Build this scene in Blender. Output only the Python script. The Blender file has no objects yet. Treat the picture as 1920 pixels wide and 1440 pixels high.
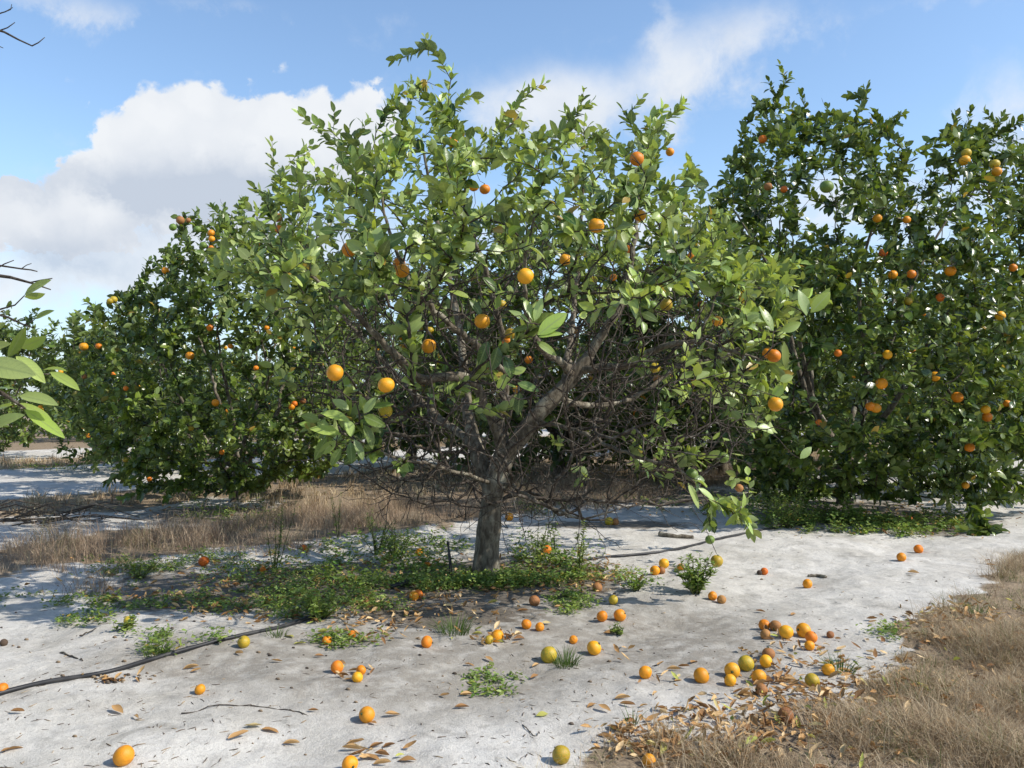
import bpy, math, random
import numpy as np
from math import radians, sin, cos, pi
from mathutils import Vector, Matrix

rng = np.random.default_rng(7)
random.seed(7)
SC = bpy.context.scene
COL = SC.collection

# ------------------------------------------------------------------ camera
FPX, CAMH, PITCH = 1550.0, 1.45, math.atan(30 / 1550.0)
cam = bpy.data.cameras.new('camera')
cam.sensor_width = 36.0
cam.lens = 36.0 * FPX / 1920.0
cam.clip_start, cam.clip_end = 0.05, 4000
cam_o = bpy.data.objects.new('camera', cam)
cam_o.location = (0, 0, CAMH)
cam_o.rotation_euler = (pi / 2 + PITCH, 0, 0)
COL.objects.link(cam_o)
SC.camera = cam_o

# ------------------------------------------------------------------ exposure
SC.view_settings.view_transform = 'Standard'
SC.view_settings.look = 'None'
SC.view_settings.gamma = 1
SC.view_settings.exposure = 0.0
try:
    SC.cycles.max_bounces = 4
    SC.cycles.diffuse_bounces = 2
    SC.cycles.glossy_bounces = 2
    SC.cycles.transmission_bounces = 3
    SC.cycles.transparent_max_bounces = 8
    SC.cycles.sample_clamp_indirect = 4.0
except Exception:
    pass

# ------------------------------------------------------------------ sun
SUN_EL, SUN_BACK = radians(42), radians(18)     # from the right, a little behind the camera
SDIR = Vector((cos(SUN_EL) * cos(SUN_BACK), -cos(SUN_EL) * sin(SUN_BACK), sin(SUN_EL)))
sl = bpy.data.lights.new('sun', 'SUN')
sl.energy = 5.0
sl.angle = radians(0.5)
sl.color = (1.0, 0.95, 0.87)
so = bpy.data.objects.new('sun', sl)
so.rotation_euler = SDIR.to_track_quat('Z', 'Y').to_euler()
so.location = (8, -3, 12)
COL.objects.link(so)


# ------------------------------------------------------------------ node helper
class NT:
    def __init__(self, tree):
        self.t = tree
        self.n = tree.nodes
        self.l = tree.links

    def put(self, sock, v):
        if v is None:
            return
        if isinstance(v, bpy.types.NodeSocket):
            self.l.new(v, sock)
        elif isinstance(v, (tuple, list)):
            n = len(sock.default_value)
            v = list(v)
            if len(v) == 3 and n == 4:
                v = v + [1.0]
            sock.default_value = v[:n]
        else:
            try:
                sock.default_value = v
            except Exception:
                sock.default_value = [v] * len(sock.default_value)

    def m(self, op, a, b=None, c=None, clamp=False):
        nd = self.n.new('ShaderNodeMath')
        nd.operation = op
        nd.use_clamp = clamp
        for i, v in enumerate((a, b, c)):
            if v is not None:
                self.put(nd.inputs[i], v)
        return nd.outputs[0]

    def mix(self, f, a, b, blend='MIX'):
        nd = self.n.new('ShaderNodeMix')
        nd.data_type = 'RGBA'
        nd.blend_type = blend
        nd.clamp_factor = True
        self.put(nd.inputs[0], f)
        self.put(nd.inputs[6], a)
        self.put(nd.inputs[7], b)
        return nd.outputs[2]

    def ss(self, v, lo, hi, a=0.0, b=1.0):
        nd = self.n.new('ShaderNodeMapRange')
        nd.interpolation_type = 'SMOOTHSTEP'
        for i, x in enumerate((v, lo, hi, a, b)):
            self.put(nd.inputs[i], x)
        return nd.outputs[0]

    def noise(self, vec, scale, detail=4, rough=0.55, dist=0.0):
        nd = self.n.new('ShaderNodeTexNoise')
        if vec is not None:
            self.l.new(vec, nd.inputs['Vector'])
        nd.inputs['Scale'].default_value = scale
        nd.inputs['Detail'].default_value = detail
        nd.inputs['Roughness'].default_value = rough
        nd.inputs['Distortion'].default_value = dist
        return nd.outputs['Fac']

    def coord(self, which='Object'):
        return self.n.new('ShaderNodeTexCoord').outputs[which]

    def attr(self, name):
        nd = self.n.new('ShaderNodeAttribute')
        nd.attribute_name = name
        sp = self.n.new('ShaderNodeSeparateColor')
        self.l.new(nd.outputs['Color'], sp.inputs[0])
        return sp.outputs[0], sp.outputs[1], sp.outputs[2], nd.outputs['Alpha']

    def bump(self, h, strength=0.3, dist=0.01, normal=None):
        nd = self.n.new('ShaderNodeBump')
        nd.inputs['Strength'].default_value = strength
        nd.inputs['Distance'].default_value = dist
        self.l.new(h, nd.inputs['Height'])
        if normal is not None:
            self.l.new(normal, nd.inputs['Normal'])
        return nd.outputs[0]

    def principled(self, col, rough=0.6, spec=0.4, normal=None):
        nd = self.n.new('ShaderNodeBsdfPrincipled')
        self.put(nd.inputs['Base Color'], col)
        self.put(nd.inputs['Roughness'], rough)
        self.put(nd.inputs['Specular IOR Level'], spec)
        if normal is not None:
            self.l.new(normal, nd.inputs['Normal'])
        return nd

    def out(self, sh):
        nd = self.n.new('ShaderNodeOutputMaterial')
        self.l.new(sh, nd.inputs['Surface'])


def new_mat(name):
    m = bpy.data.materials.new(name)
    m.use_nodes = True
    m.node_tree.nodes.clear()
    return m, NT(m.node_tree)


# ------------------------------------------------------------------ world: sky and clouds
W = bpy.data.worlds.new('World')
SC.world = W
W.use_nodes = True
W.node_tree.nodes.clear()
w = NT(W.node_tree)
SKY_STRENGTH = 0.13
sky = w.n.new('ShaderNodeTexSky')
sky.sky_type = 'NISHITA'
sky.sun_disc = False
sky.sun_elevation = SUN_EL
sky.sun_rotation = pi / 2 + SUN_BACK
sky.air_density = 1.0
sky.dust_density = 0.6
sky.ozone_density = 1.6
gd = w.coord('Generated')
sp = w.n.new('ShaderNodeSeparateXYZ')
w.l.new(gd, sp.inputs[0])
az = w.m('ARCTAN2', sp.outputs[0], sp.outputs[1])
el = w.m('ARCSINE', sp.outputs[2])
n_big = w.noise(gd, 6.0, 8, 0.6, 0.3)
n_mid = w.noise(gd, 19.0, 9, 0.62, 0.25)
n_x = w.noise(gd, 15.0, 8, 0.6, 0.6)
n_fine = w.m('SUBTRACT', w.noise(gd, 55.0, 6, 0.6), 0.5)
nb = w.m('SUBTRACT', n_big, 0.5)
nm = w.m('SUBTRACT', n_mid, 0.5)
def voro(scale):
    v_ = w.n.new('ShaderNodeTexVoronoi')
    v_.feature = 'SMOOTH_F1'
    v_.inputs['Scale'].default_value = scale
    v_.inputs['Smoothness'].default_value = .35
    dv_ = w.n.new('ShaderNodeVectorMath')
    dv_.operation = 'ADD'
    w.l.new(gd, dv_.inputs[0])
    cb_ = w.n.new('ShaderNodeCombineXYZ')
    for q_ in range(3):
        w.l.new(w.m('MULTIPLY', n_fine, .03), cb_.inputs[q_])
    w.l.new(cb_.outputs[0], dv_.inputs[1])
    w.l.new(dv_.outputs[0], v_.inputs['Vector'])
    return v_.outputs['Distance']


puff = w.m('SUBTRACT', 0.42, w.m('ADD', w.m('MULTIPLY', voro(17.0), .62), w.m('MULTIPLY', voro(38.0), .38)))
# billow the coordinates so that the cloud outlines are lumpy
azw = w.m('ADD', az, w.m('ADD', w.m('MULTIPLY', w.m('SUBTRACT', n_x, .5), 0.10), w.m('MULTIPLY', n_fine, 0.014)))
elw = w.m('ADD', el, w.m('ADD', w.m('MULTIPLY', nm, 0.07), w.m('MULTIPLY', n_fine, 0.012)))


def ang(px, py):
    a = math.atan((px - 960) / FPX)
    e = math.atan((750 - py) / FPX * cos(a))
    return a, e


def blob(px, py, rx, ry, amp, A=None, E=None):
    a, e = ang(px, py)
    da = w.m('MULTIPLY', w.m('SUBTRACT', A or azw, a), FPX / rx * cos(a) ** -1)
    de = w.m('MULTIPLY', w.m('SUBTRACT', E or elw, e), FPX / ry)
    s = w.m('ADD', w.m('MULTIPLY', da, da), w.m('MULTIPLY', de, de))
    return w.m('MULTIPLY', w.m('EXPONENT', w.m('MULTIPLY', s, -1.0)), amp)


def total(lst):
    r = lst[0]
    for b in lst[1:]:
        r = w.m('ADD', r, b)
    return r


hard = total([blob(*b) for b in (
    (335, 245, 120, 105, 1.2), (470, 255, 85, 85, 0.95), (590, 270, 90, 85, 0.9), (690, 250, 80, 90, 0.9),
    (225, 305, 80, 55, 0.7), (130, 330, 60, 45, 0.5), (12, 365, 36, 24, 1.2), (250, 400, 300, 60, 0.9),
    (60, 440, 170, 60, 0.6))])
soft = total([blob(*b) for b in (
    (1060, 205, 200, 75, 1.1), (1300, 130, 100, 75, 0.8), (1420, 40, 120, 50, 0.42), (1255, 30, 25, 60, 0.35),
    (1900, 205, 75, 85, 0.75), (1740, 0, 130, 26, 0.4), (130, 0, 170, 28, 0.55), (400, 5, 150, 20, 0.4),
    (200, 520, 150, 60, 0.75), (10, 550, 120, 60, 0.7), (700, 420, 700, 90, 0.5), (300, 450, 330, 60, 0.6), (1500, 420, 400, 90, 0.5),
    (1700, 330, 240, 40, 0.35))])
elsewhere = w.m('MULTIPLY', w.ss(w.m('ABSOLUTE', az), 0.62, 0.95), w.ss(n_big, 0.52, 0.8, 0, .25))  # clouds out of view to the sides and behind, kept faint to limit ambient light
d_hard = w.ss(w.m('ADD', hard, w.m('ADD', w.m('MULTIPLY', nm, 0.5), w.m('ADD', w.m('MULTIPLY', n_fine, .15), w.m('MULTIPLY', puff, 1.25)))), 0.38, 0.6)
d_soft = w.ss(w.m('ADD', soft, w.m('ADD', w.m('MULTIPLY', nm, 1.2), w.m('MULTIPLY', nb, 0.9))), 0.12, 1.05, 0, 0.88)
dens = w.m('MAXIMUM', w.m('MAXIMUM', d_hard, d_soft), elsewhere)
shade = total([blob(*b) for b in (
    (330, 365, 280, 55, 0.85), (600, 375, 260, 60, 0.7), (120, 430, 240, 60, 0.7), (180, 330, 90, 30, 0.25), (1080, 270, 260, 50, 0.35),
    (1890, 270, 110, 50, 0.6), (60, 480, 240, 40, 0.35), (165, 395, 80, 32, -.75), (40, 410, 60, 30, -.5), (330, 470, 120, 30, -.5), (110, 290, 80, 40, -.4))])
shade = w.m('MULTIPLY', shade, w.m('ADD', 1.0, w.m('ADD', w.m('MULTIPLY', nm, 2.0), w.m('MULTIPLY', nb, 2.2))))
shade = w.m('SUBTRACT', shade, w.m('MULTIPLY', puff, .6), clamp=True)
S = SKY_STRENGTH
ccol = w.mix(shade, (0.88 / S, 0.91 / S, 0.95 / S), (0.57 / S, 0.64 / S, 0.75 / S))
skyc = w.mix(1.0, sky.outputs[0], (1.66, 1.74, 1.76), 'MULTIPLY')
skyc = w.mix(w.ss(el, .5, 1.0, 0, 1), skyc, w.mix(1.0, skyc, (.5, .55, .65), 'MULTIPLY'))  # unseen upper sky dimmed on purpose, so ambient fill drops and shadows deepen
haze_f = w.ss(el, 0.0, 0.3, 0.6, 0.0)
skyc = w.mix(haze_f, skyc, (0.47 / S, 0.60 / S, 0.83 / S))
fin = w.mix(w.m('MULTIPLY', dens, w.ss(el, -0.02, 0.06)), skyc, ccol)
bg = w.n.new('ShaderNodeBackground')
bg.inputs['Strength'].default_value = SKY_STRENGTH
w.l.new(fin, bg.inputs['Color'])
wo = w.n.new('ShaderNodeOutputWorld')
w.l.new(bg.outputs[0], wo.inputs['Surface'])


# ------------------------------------------------------------------ geometry helpers
def vnoise(x, y, scale, seed=0):
    x = np.asarray(x, float) / scale
    y = np.asarray(y, float) / scale
    xi, yi = np.floor(x).astype(np.int64), np.floor(y).astype(np.int64)
    xf, yf = x - xi, y - yi
    xf = xf * xf * (3 - 2 * xf)
    yf = yf * yf * (3 - 2 * yf)

    def h(i, j):
        n = (i * 374761393 + j * 668265263 + seed * 1442695041) & 0x7fffffff
        n = ((n ^ (n >> 13)) * 1274126177) & 0x7fffffff
        n = n ^ (n >> 16)
        return (n & 0xffff) / 65535.0
    a = h(xi, yi) * (1 - xf) + h(xi + 1, yi) * xf
    b = h(xi, yi + 1) * (1 - xf) + h(xi + 1, yi + 1) * xf
    return a * (1 - yf) + b * yf - 0.5


def gh(x, y):
    """height of the ground"""
    x = np.asarray(x, float)
    y = np.asarray(y, float)
    fade = np.clip(1.4 - np.hypot(x, y - 6) / 40, 0, 1)
    z = vnoise(x, y, 1.7, 1) * 0.06 + vnoise(x, y, 0.55, 2) * 0.03 + vnoise(x, y, 0.21, 3) * 0.016 + vnoise(x, y, 0.1, 4) * 0.011 + vnoise(x, y, 0.055, 5) * 0.006
    v = (-x + y) / math.sqrt(2)
    # wheel tracks hollow out the sand lane
    z = z - 0.03 * np.exp(-((v - 3.1) / 0.28) ** 2) - 0.02 * np.exp(-((v - 6.9) / 0.3) ** 2)
    return z * fade


def ray(px, py):
    a, b = (px - 960) / FPX, (720 - py) / FPX
    return np.array([a, cos(PITCH) - b * sin(PITCH), sin(PITCH) + b * cos(PITCH)])


def P(px, py, Y):
    d = ray(px, py)
    return np.array([0, 0, CAMH]) + d * (Y / d[1])


def PV(px, py, Y):
    px = np.asarray(px, float)
    py = np.asarray(py, float)
    a, b = (px - 960) / FPX, (720 - py) / FPX
    d = np.stack([a, cos(PITCH) - b * sin(PITCH), sin(PITCH) + b * cos(PITCH)], -1)
    return np.array([0, 0, CAMH]) + d * (np.asarray(Y, float) / d[:, 1])[:, None]


def to_px(p):
    p = np.asarray(p, float) - np.array([0, 0, CAMH])
    fwd = p[:, 1] * cos(PITCH) + p[:, 2] * sin(PITCH)
    up = -p[:, 1] * sin(PITCH) + p[:, 2] * cos(PITCH)
    return np.stack([960 + FPX * p[:, 0] / fwd, 720 - FPX * up / fwd, fwd], -1)


def G(px, py):
    """ground point seen at a pixel of the photograph"""
    d = ray(px, py)
    z = 0.0
    for _ in range(6):
        t = (z - CAMH) / d[2]
        x, y = d[0] * t, d[1] * t
        z = float(gh(x, y))
    return np.array([x, y, z])


class MB:
    """collects quads/tris, links one mesh object"""
    def __init__(self):
        self.v, self.f, self.c, self.n = [], [], [], 0

    def add(self, v, f, c=None):
        v = np.asarray(v, float).reshape(-1, 3)
        f = np.asarray(f, int)
        if f.ndim == 2 and f.shape[1] == 3:
            f = np.concatenate([f, -np.ones((len(f), 1), int)], 1)
        ff = np.where(f >= 0, f + self.n, -1)
        self.v.append(v)
        self.f.append(ff)
        if c is None:
            c = np.zeros((len(v), 4))
            c[:, :] = (0.5, 0.5, 0, 0)
        self.c.append(np.asarray(c, float))
        self.n += len(v)

    def tube(self, pts, rad, ns=6, cap=True, tint=None):
        pts = np.asarray(pts, float)
        rad = np.asarray(rad, float) * np.ones(len(pts))
        k = len(pts)
        tan = np.gradient(pts, axis=0)
        tan /= np.maximum(np.linalg.norm(tan, axis=1), 1e-9)[:, None]
        ref = np.array([0.31, 0.87, 0.38]) if abs(tan[0][1]) < 0.8 else np.array([0.9, 0.1, 0.42])
        u = np.cross(tan[0], ref)
        u /= np.linalg.norm(u)
        an = np.arange(ns) * 2 * pi / ns
        ca, sa = np.cos(an)[:, None], np.sin(an)[:, None]
        V = np.empty((k, ns, 3))
        for i in range(k):
            u = u - tan[i] * np.dot(u, tan[i])
            u /= max(np.linalg.norm(u), 1e-9)
            b = np.cross(tan[i], u)
            V[i] = pts[i] + (ca * u + sa * b) * rad[i]
        idx = np.arange(k * ns).reshape(k, ns)
        a = idx[:-1]
        bq = idx[1:]
        F = np.stack([a, np.roll(a, -1, 1), np.roll(bq, -1, 1), bq], -1).reshape(-1, 4)
        V = V.reshape(-1, 3)
        if cap:
            V = np.concatenate([V, pts[:1] - tan[0] * rad[0] * 0.3, pts[-1:] + tan[-1] * rad[-1] * 0.3])
            e = k * ns + 1
            s = k * ns
            last = idx[-1]
            first = idx[0]
            T = np.stack([last, np.roll(last, -1), np.full(ns, e), np.full(ns, -1)], -1)
            T2 = np.stack([np.roll(first, -1), first, np.full(ns, s), np.full(ns, -1)], -1)
            F = np.concatenate([F, T, T2])
        c = None
        if tint is not None:
            c = np.tile(np.array(tint, float), (len(V), 1))
        self.add(V, F, c)

    def mesh(self, name, mat=None, smooth=True, attr=True):
        V = np.concatenate(self.v)
        F = np.concatenate(self.f)
        C = np.concatenate(self.c)
        me = bpy.data.meshes.new(name)
        nq = (F >= 0).sum(1)
        me.vertices.add(len(V))
        me.vertices.foreach_set('co', V.astype(np.float32).ravel())
        loops = F[F >= 0]
        me.loops.add(len(loops))
        me.loops.foreach_set('vertex_index', loops.astype(np.int32))
        me.polygons.add(len(F))
        st = np.concatenate([[0], np.cumsum(nq)[:-1]]).astype(np.int32)
        me.polygons.foreach_set('loop_start', st)
        me.polygons.foreach_set('use_smooth', np.full(len(F), smooth, bool))
        me.update(calc_edges=True)
        if attr:
            at = me.color_attributes.new('tint', 'FLOAT_COLOR', 'POINT')
            at.data.foreach_set('color', C.astype(np.float32).ravel())
        if mat:
            me.materials.append(mat)
        return me

    def build(self, name, mat=None, parent=None, smooth=True, origin=None):
        if origin is not None:
            o3 = np.asarray(origin, float)
            self.v = [v - o3 for v in self.v]
        me = self.mesh(name, mat, smooth)
        return link(name, me, parent, None if origin is None else origin)


def link(name, me, parent=None, loc=None):
    o = bpy.data.objects.new(name, me)
    COL.objects.link(o)
    if parent is not None:
        o.parent = parent
    if loc is not None:
        o.location = [float(q) for q in loc]
    return o


def tag(o, label=None, cat=None, group=None, kind=None):
    for k, v in (('label', label), ('category', cat), ('group', group), ('kind', kind)):
        if v:
            o[k] = v
    return o


def norm(v):
    return v / np.maximum(np.linalg.norm(v, axis=-1, keepdims=True), 1e-9)


FINE = (np.array([0, .06, .18, .34, .5, .66, .8, .92, 1.0]), np.array([.04, .24, .68, .95, 1.0, .9, .66, .32, .02]))
ROWS5 = (np.array([0, .08, .3, .6, .86, 1.0]), np.array([.05, .34, .92, .94, .45, .03]))
ROWS3 = (np.array([0, .3, .7, 1.0]), np.array([.1, .95, .8, .04]))


def leaves(mb, base, d, nrm, L, Wd, curl, fold, rnd, age, rows=ROWS5, wave=0.0):
    """many leaves at once: base point, direction, upper-side normal, length, width"""
    N = len(base)
    if N == 0:
        return
    t, ww = rows
    R = len(t)
    d = norm(d)
    nrm = norm(nrm - d * (nrm * d).sum(1, keepdims=True))
    side = np.cross(d, nrm)
    L, Wd, curl, fold = (np.ones(N) * q for q in (L, Wd, curl, fold))
    T = t[None, :, None]
    cen = base[:, None] + d[:, None] * (L[:, None] * t)[:, :, None] * (1 - 0.25 * np.abs(curl)[:, None, None] * T) \
        - nrm[:, None] * (curl * L)[:, None, None] * (T ** 2)
    hw = (Wd[:, None] * ww[None] * 0.5)[:, :, None]
    wv = wave * np.sin(t * 9)[None, :, None] * Wd[:, None, None]
    up = nrm[:, None] * (fold[:, None, None] * hw)
    V = np.stack([cen - side[:, None] * hw + up + nrm[:, None] * wv, cen, cen + side[:, None] * hw + up - nrm[:, None] * wv], 2)
    V = V.reshape(N, R * 3, 3)
    q = []
    for r in range(R - 1):
        for c in range(2):
            a = r * 3 + c
            q.append((a, a + 1, a + 4, a + 3))
    q = np.array(q)
    F = (q[None] + (np.arange(N) * R * 3)[:, None, None]).reshape(-1, 4)
    C = np.zeros((N, R, 3, 4))
    C[..., 0] = rnd[:, None, None]
    C[..., 1] = age[:, None, None]
    C[..., 2] = np.array([1, 0, 1.0])[None, None]
    C[..., 3] = t[None, :, None]
    mb.add(V.reshape(-1, 3), F, C.reshape(-1, 4))


def blades(mb, base, lean, H, Wd, rnd, age, bend=0.5):
    """grass blades: three-segment strips"""
    N = len(base)
    t = np.array([0, .4, .75, 1.0])
    ww = np.array([1, .85, .55, .08])
    H, Wd = np.ones(N) * H, np.ones(N) * Wd
    up = np.zeros((N, 3))
    up[:, 2] = 1
    ln = lean * np.array([1, 1, 0])
    side = norm(np.cross(ln + 1e-4, up) + rng.normal(0, .5, (N, 3)) * np.array([1, 1, 0]))
    T = t[None, :, None]
    cen = base[:, None] + up[:, None] * H[:, None, None] * (T - bend * 0.5 * T ** 2 * np.minimum(1, np.linalg.norm(ln, axis=1))[:, None, None]) \
        + ln[:, None] * H[:, None, None] * T ** 1.6
    hw = (Wd[:, None] * ww * .5)[:, :, None]
    V = np.stack([cen - side[:, None] * hw, cen + side[:, None] * hw], 2).reshape(N, 8, 3)
    q = np.array([(r * 2, r * 2 + 1, r * 2 + 3, r * 2 + 2) for r in range(3)])
    F = (q[None] + (np.arange(N) * 8)[:, None, None]).reshape(-1, 4)
    C = np.zeros((N, 8, 4))
    C[..., 0] = rnd[:, None]
    C[..., 1] = age[:, None]
    C[..., 3] = np.repeat(t, 2)[None]
    mb.add(V.reshape(-1, 3), F, C.reshape(-1, 4))


# ------------------------------------------------------------------ materials
def leaf_mat(name, dark, light, under, dead=(0.36, 0.25, 0.05), dead_at=0.985, rough=0.36, trans=0.24, spec=0.5):
    m, t = new_mat(name)
    r, age, ac, al = t.attr('tint')
    col = t.mix(age, dark, light)
    hsv = t.n.new('ShaderNodeHueSaturation')
    t.put(hsv.inputs['Hue'], t.m('ADD', 0.485, t.m('MULTIPLY', r, 0.03)))
    t.put(hsv.inputs['Saturation'], t.m('ADD', 0.85, t.m('MULTIPLY', t.m('FRACT', t.m('MULTIPLY', r, 7.3)), 0.25)))
    t.put(hsv.inputs['Value'], t.m('ADD', 0.7, t.m('MULTIPLY', t.m('FRACT', t.m('MULTIPLY', r, 13.7)), 0.6)))
    t.put(hsv.inputs['Color'], col)
    col = hsv.outputs[0]
    blot = t.noise(t.coord('Object'), 40, 3)
    col = t.mix(t.ss(blot, .52, .75, 0, .3), col, light)
    col = t.mix(t.ss(ac, 0.05, 0.16, 0.55, 0.0), col, under)
    vn = t.m('ABSOLUTE', t.m('SUBTRACT', t.m('FRACT', t.m('SUBTRACT', t.m('MULTIPLY', al, 9.0), t.m('MULTIPLY', ac, 1.7))), .5))
    col = t.mix(t.ss(vn, .38, .5, 0, .3), col, under)
    col = t.mix(t.ss(r, dead_at, dead_at + 0.004), col, dead)
    geo = t.n.new('ShaderNodeNewGeometry')
    bcol = t.mix(0.65, col, under)
    colb = t.mix(geo.outputs['Backfacing'], col, bcol)
    bp = t.bump(t.noise(t.coord('Object'), 90, 2), 0.25, 0.004)
    p = t.principled(colb, t.mix(geo.outputs['Backfacing'], (rough,) * 3, (0.6,) * 3), spec, bp)
    tr = t.n.new('ShaderNodeBsdfTranslucent')
    t.put(tr.inputs['Color'], t.mix(1.0, col, (1.9, 1.75, 0.7), 'MULTIPLY'))
    mx = t.n.new('ShaderNodeMixShader')
    mx.inputs[0].default_value = trans
    t.l.new(p.outputs[0], mx.inputs[1])
    t.l.new(tr.outputs[0], mx.inputs[2])
    t.out(mx.outputs[0])
    return m


def bark_mat(name, c1, c2, c3, sc=1.0):
    m, t = new_mat(name)
    co = t.coord('Object')
    mp = t.n.new('ShaderNodeMapping')
    mp.inputs['Scale'].default_value = (1, 1, 0.35)
    t.l.new(co, mp.inputs[0])
    a = t.noise(mp.outputs[0], 26 * sc, 6, .65, .4)
    b = t.noise(co, 7 * sc, 4, .6)
    fine = t.noise(mp.outputs[0], 130 * sc, 4, .7)
    col = t.mix(t.ss(a, .35, .68), c1, c2)
    col = t.mix(t.ss(b, .52, .68, 0, .8), col, c3)
    col = t.mix(t.ss(fine, .3, .7, .0, .35), col, c1)
    bp = t.bump(t.m('ADD', a, t.m('MULTIPLY', fine, .5)), .55, .012)
    t.out(t.principled(col, .85, .15, bp).outputs[0])
    return m


def orange_mat(name, c1, c2, c3, lo=.45, hi=.7, rough=.45, spot=.5):
    m, t = new_mat(name)
    co = t.coord('Object')
    oi = t.n.new('ShaderNodeObjectInfo')
    va = t.n.new('ShaderNodeVectorMath')
    va.operation = 'ADD'
    t.l.new(co, va.inputs[0])
    t.l.new(oi.outputs['Location'], va.inputs[1])
    big = t.noise(va.outputs[0], 14, 3, .55)
    col = t.mix(t.ss(big, lo, hi), c1, c2)
    sp_ = t.noise(va.outputs[0], 60, 4, .6)
    col = t.mix(t.ss(sp_, .6, .74, 0, spot), col, c3)
    sc_ = t.noise(va.outputs[0], 34, 6, .72, .6)
    col = t.mix(t.ss(sc_, .57, .7, 0, spot), col, c3)
    hs = t.n.new('ShaderNodeHueSaturation')
    t.put(hs.inputs['Value'], t.m('ADD', .8, t.m('MULTIPLY', oi.outputs['Random'], .3)))
    t.put(hs.inputs['Hue'], t.m('ADD', .492, t.m('MULTIPLY', oi.outputs['Random'], .016)))
    t.put(hs.inputs['Color'], col)
    v = t.n.new('ShaderNodeTexVoronoi')
    v.inputs['Scale'].default_value = 420
    t.l.new(co, v.inputs['Vector'])
    bp = t.bump(t.m('ADD', v.outputs['Distance'], t.m('MULTIPLY', t.noise(co, 90, 3), 1.5)), .22, .0015)
    p = t.principled(hs.outputs[0], rough, .4, bp)
    t.out(p.outputs[0])
    return m


def tint_mat(name, stops, rough=.8, trans=0.0, spec=.2):
    """colour chosen per piece by its stored random value"""
    m, t = new_mat(name)
    r, age, ac, al = t.attr('tint')
    cr = t.n.new('ShaderNodeValToRGB')
    e = cr.color_ramp.elements
    e[0].position, e[0].color = stops[0][0], (*stops[0][1], 1)
    e[1].position, e[1].color = stops[-1][0], (*stops[-1][1], 1)
    for pz, c in stops[1:-1]:
        k = e.new(pz)
        k.color = (*c, 1)
    t.l.new(r, cr.inputs[0])
    col = t.mix(t.ss(t.noise(t.coord('Object'), 55, 4), .35, .7, 0, .4), cr.outputs[0], (0.07, 0.05, 0.03))
    p = t.principled(col, rough, spec)
    if trans:
        tr = t.n.new('ShaderNodeBsdfTranslucent')
        t.put(tr.inputs['Color'], cr.outputs[0])
        mx = t.n.new('ShaderNodeMixShader')
        mx.inputs[0].default_value = trans
        t.l.new(p.outputs[0], mx.inputs[1])
        t.l.new(tr.outputs[0], mx.inputs[2])
        t.out(mx.outputs[0])
    else:
        t.out(p.outputs[0])
    return m


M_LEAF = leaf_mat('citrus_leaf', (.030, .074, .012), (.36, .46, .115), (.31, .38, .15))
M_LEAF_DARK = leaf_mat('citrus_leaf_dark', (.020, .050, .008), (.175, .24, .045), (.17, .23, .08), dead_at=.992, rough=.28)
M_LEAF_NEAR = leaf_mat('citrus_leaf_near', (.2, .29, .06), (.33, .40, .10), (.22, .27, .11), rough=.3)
M_BARK = bark_mat('citrus_bark', (.075, .06, .044), (.25, .215, .16), (.40, .37, .285))
M_TWIG = bark_mat('twig_bark', (.04, .03, .023), (.115, .095, .076), (.24, .22, .18), 3)
M_FRUIT = {
    'o': orange_mat('orange_peel', (.80, .28, .01), (.74, .21, .008), (.40, .15, .02)),
    'y': orange_mat('yellow_orange_peel', (.80, .355, .016), (.76, .28, .01), (.42, .22, .03)),
    'g': orange_mat('greenish_peel', (.34, .32, .03), (.68, .36, .02), (.20, .18, .04), .42, .62),
    'G': orange_mat('green_peel', (.12, .2, .035), (.24, .28, .045), (.08, .1, .03)),
    'b': orange_mat('rotting_peel', (.48, .2, .045), (.26, .13, .06), (.12, .07, .04), .4, .62, .7, .8),
    'r': orange_mat('deep_orange_peel', (.78, .2, .01), (.62, .14, .012), (.26, .1, .03), .45, .7, .55, .5),
    'd': orange_mat('shrivelled_dark_peel', (.06, .04, .03), (.12, .075, .045), (.03, .02, .02), .4, .62, .85, .8),
}
M_STEM = bark_mat('fruit_stem', (.07, .09, .03), (.14, .15, .06), (.12, .1, .06), 4)
M_GRASS = tint_mat('dry_grass_blade', [(0, (.25, .165, .095)), (.35, (.48, .355, .215)), (.7, (.64, .51, .33)), (.93, (.76, .65, .45)), (.96, (.15, .19, .05)), (1, (.11, .17, .04))], .75, .25)
M_BROWN_GRASS = tint_mat('brown_grass_blade', [(0, (.24, .165, .115)), (.5, (.50, .37, .255)), (.85, (.68, .54, .37)), (1, (.22, .22, .09))], .8, .25)
M_WEED = leaf_mat('weed_leaf', (.085, .165, .03), (.30, .37, .075), (.14, .2, .07), dead_at=.975, rough=.5, spec=.3)
M_TUFT = tint_mat('green_grass_blade', [(0, (.06, .12, .02)), (.7, (.11, .19, .035)), (1, (.22, .25, .08))], .55, .3)
M_DRYLEAF = tint_mat('dry_leaf', [(0, (.28, .14, .055)), (.3, (.52, .29, .11)), (.6, (.70, .46, .21)), (.88, (.80, .60, .34)), (.95, (.52, .50, .12)), (1, (.42, .48, .10))], .7, .15)
M_DEBRIS = tint_mat('ground_debris', [(0, (.06, .048, .038)), (.4, (.14, .11, .085)), (.7, (.3, .22, .14)), (1, (.5, .38, .24))], .9)
mt, t = new_mat('black_poly_pipe')
cr_ = t.mix(t.ss(t.noise(t.coord('Object'), 9, 4), .45, .7, 0, .6), (.018, .018, .02), (.075, .07, .065))
t.out(t.principled(cr_, .5, .4).outputs[0])
M_PIPE = mt

# ------------------------------------------------------------------ ground
R2 = math.sqrt(2)
TREES = {'main': (-0.24, 6.93), 'right': (4.72, 11.75), 'left': (-3.9, 11.8)}


def sstep(x, a, b):
    q = np.clip((x - a) / (b - a), 0, 1)
    return q * q * (3 - 2 * q)


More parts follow.
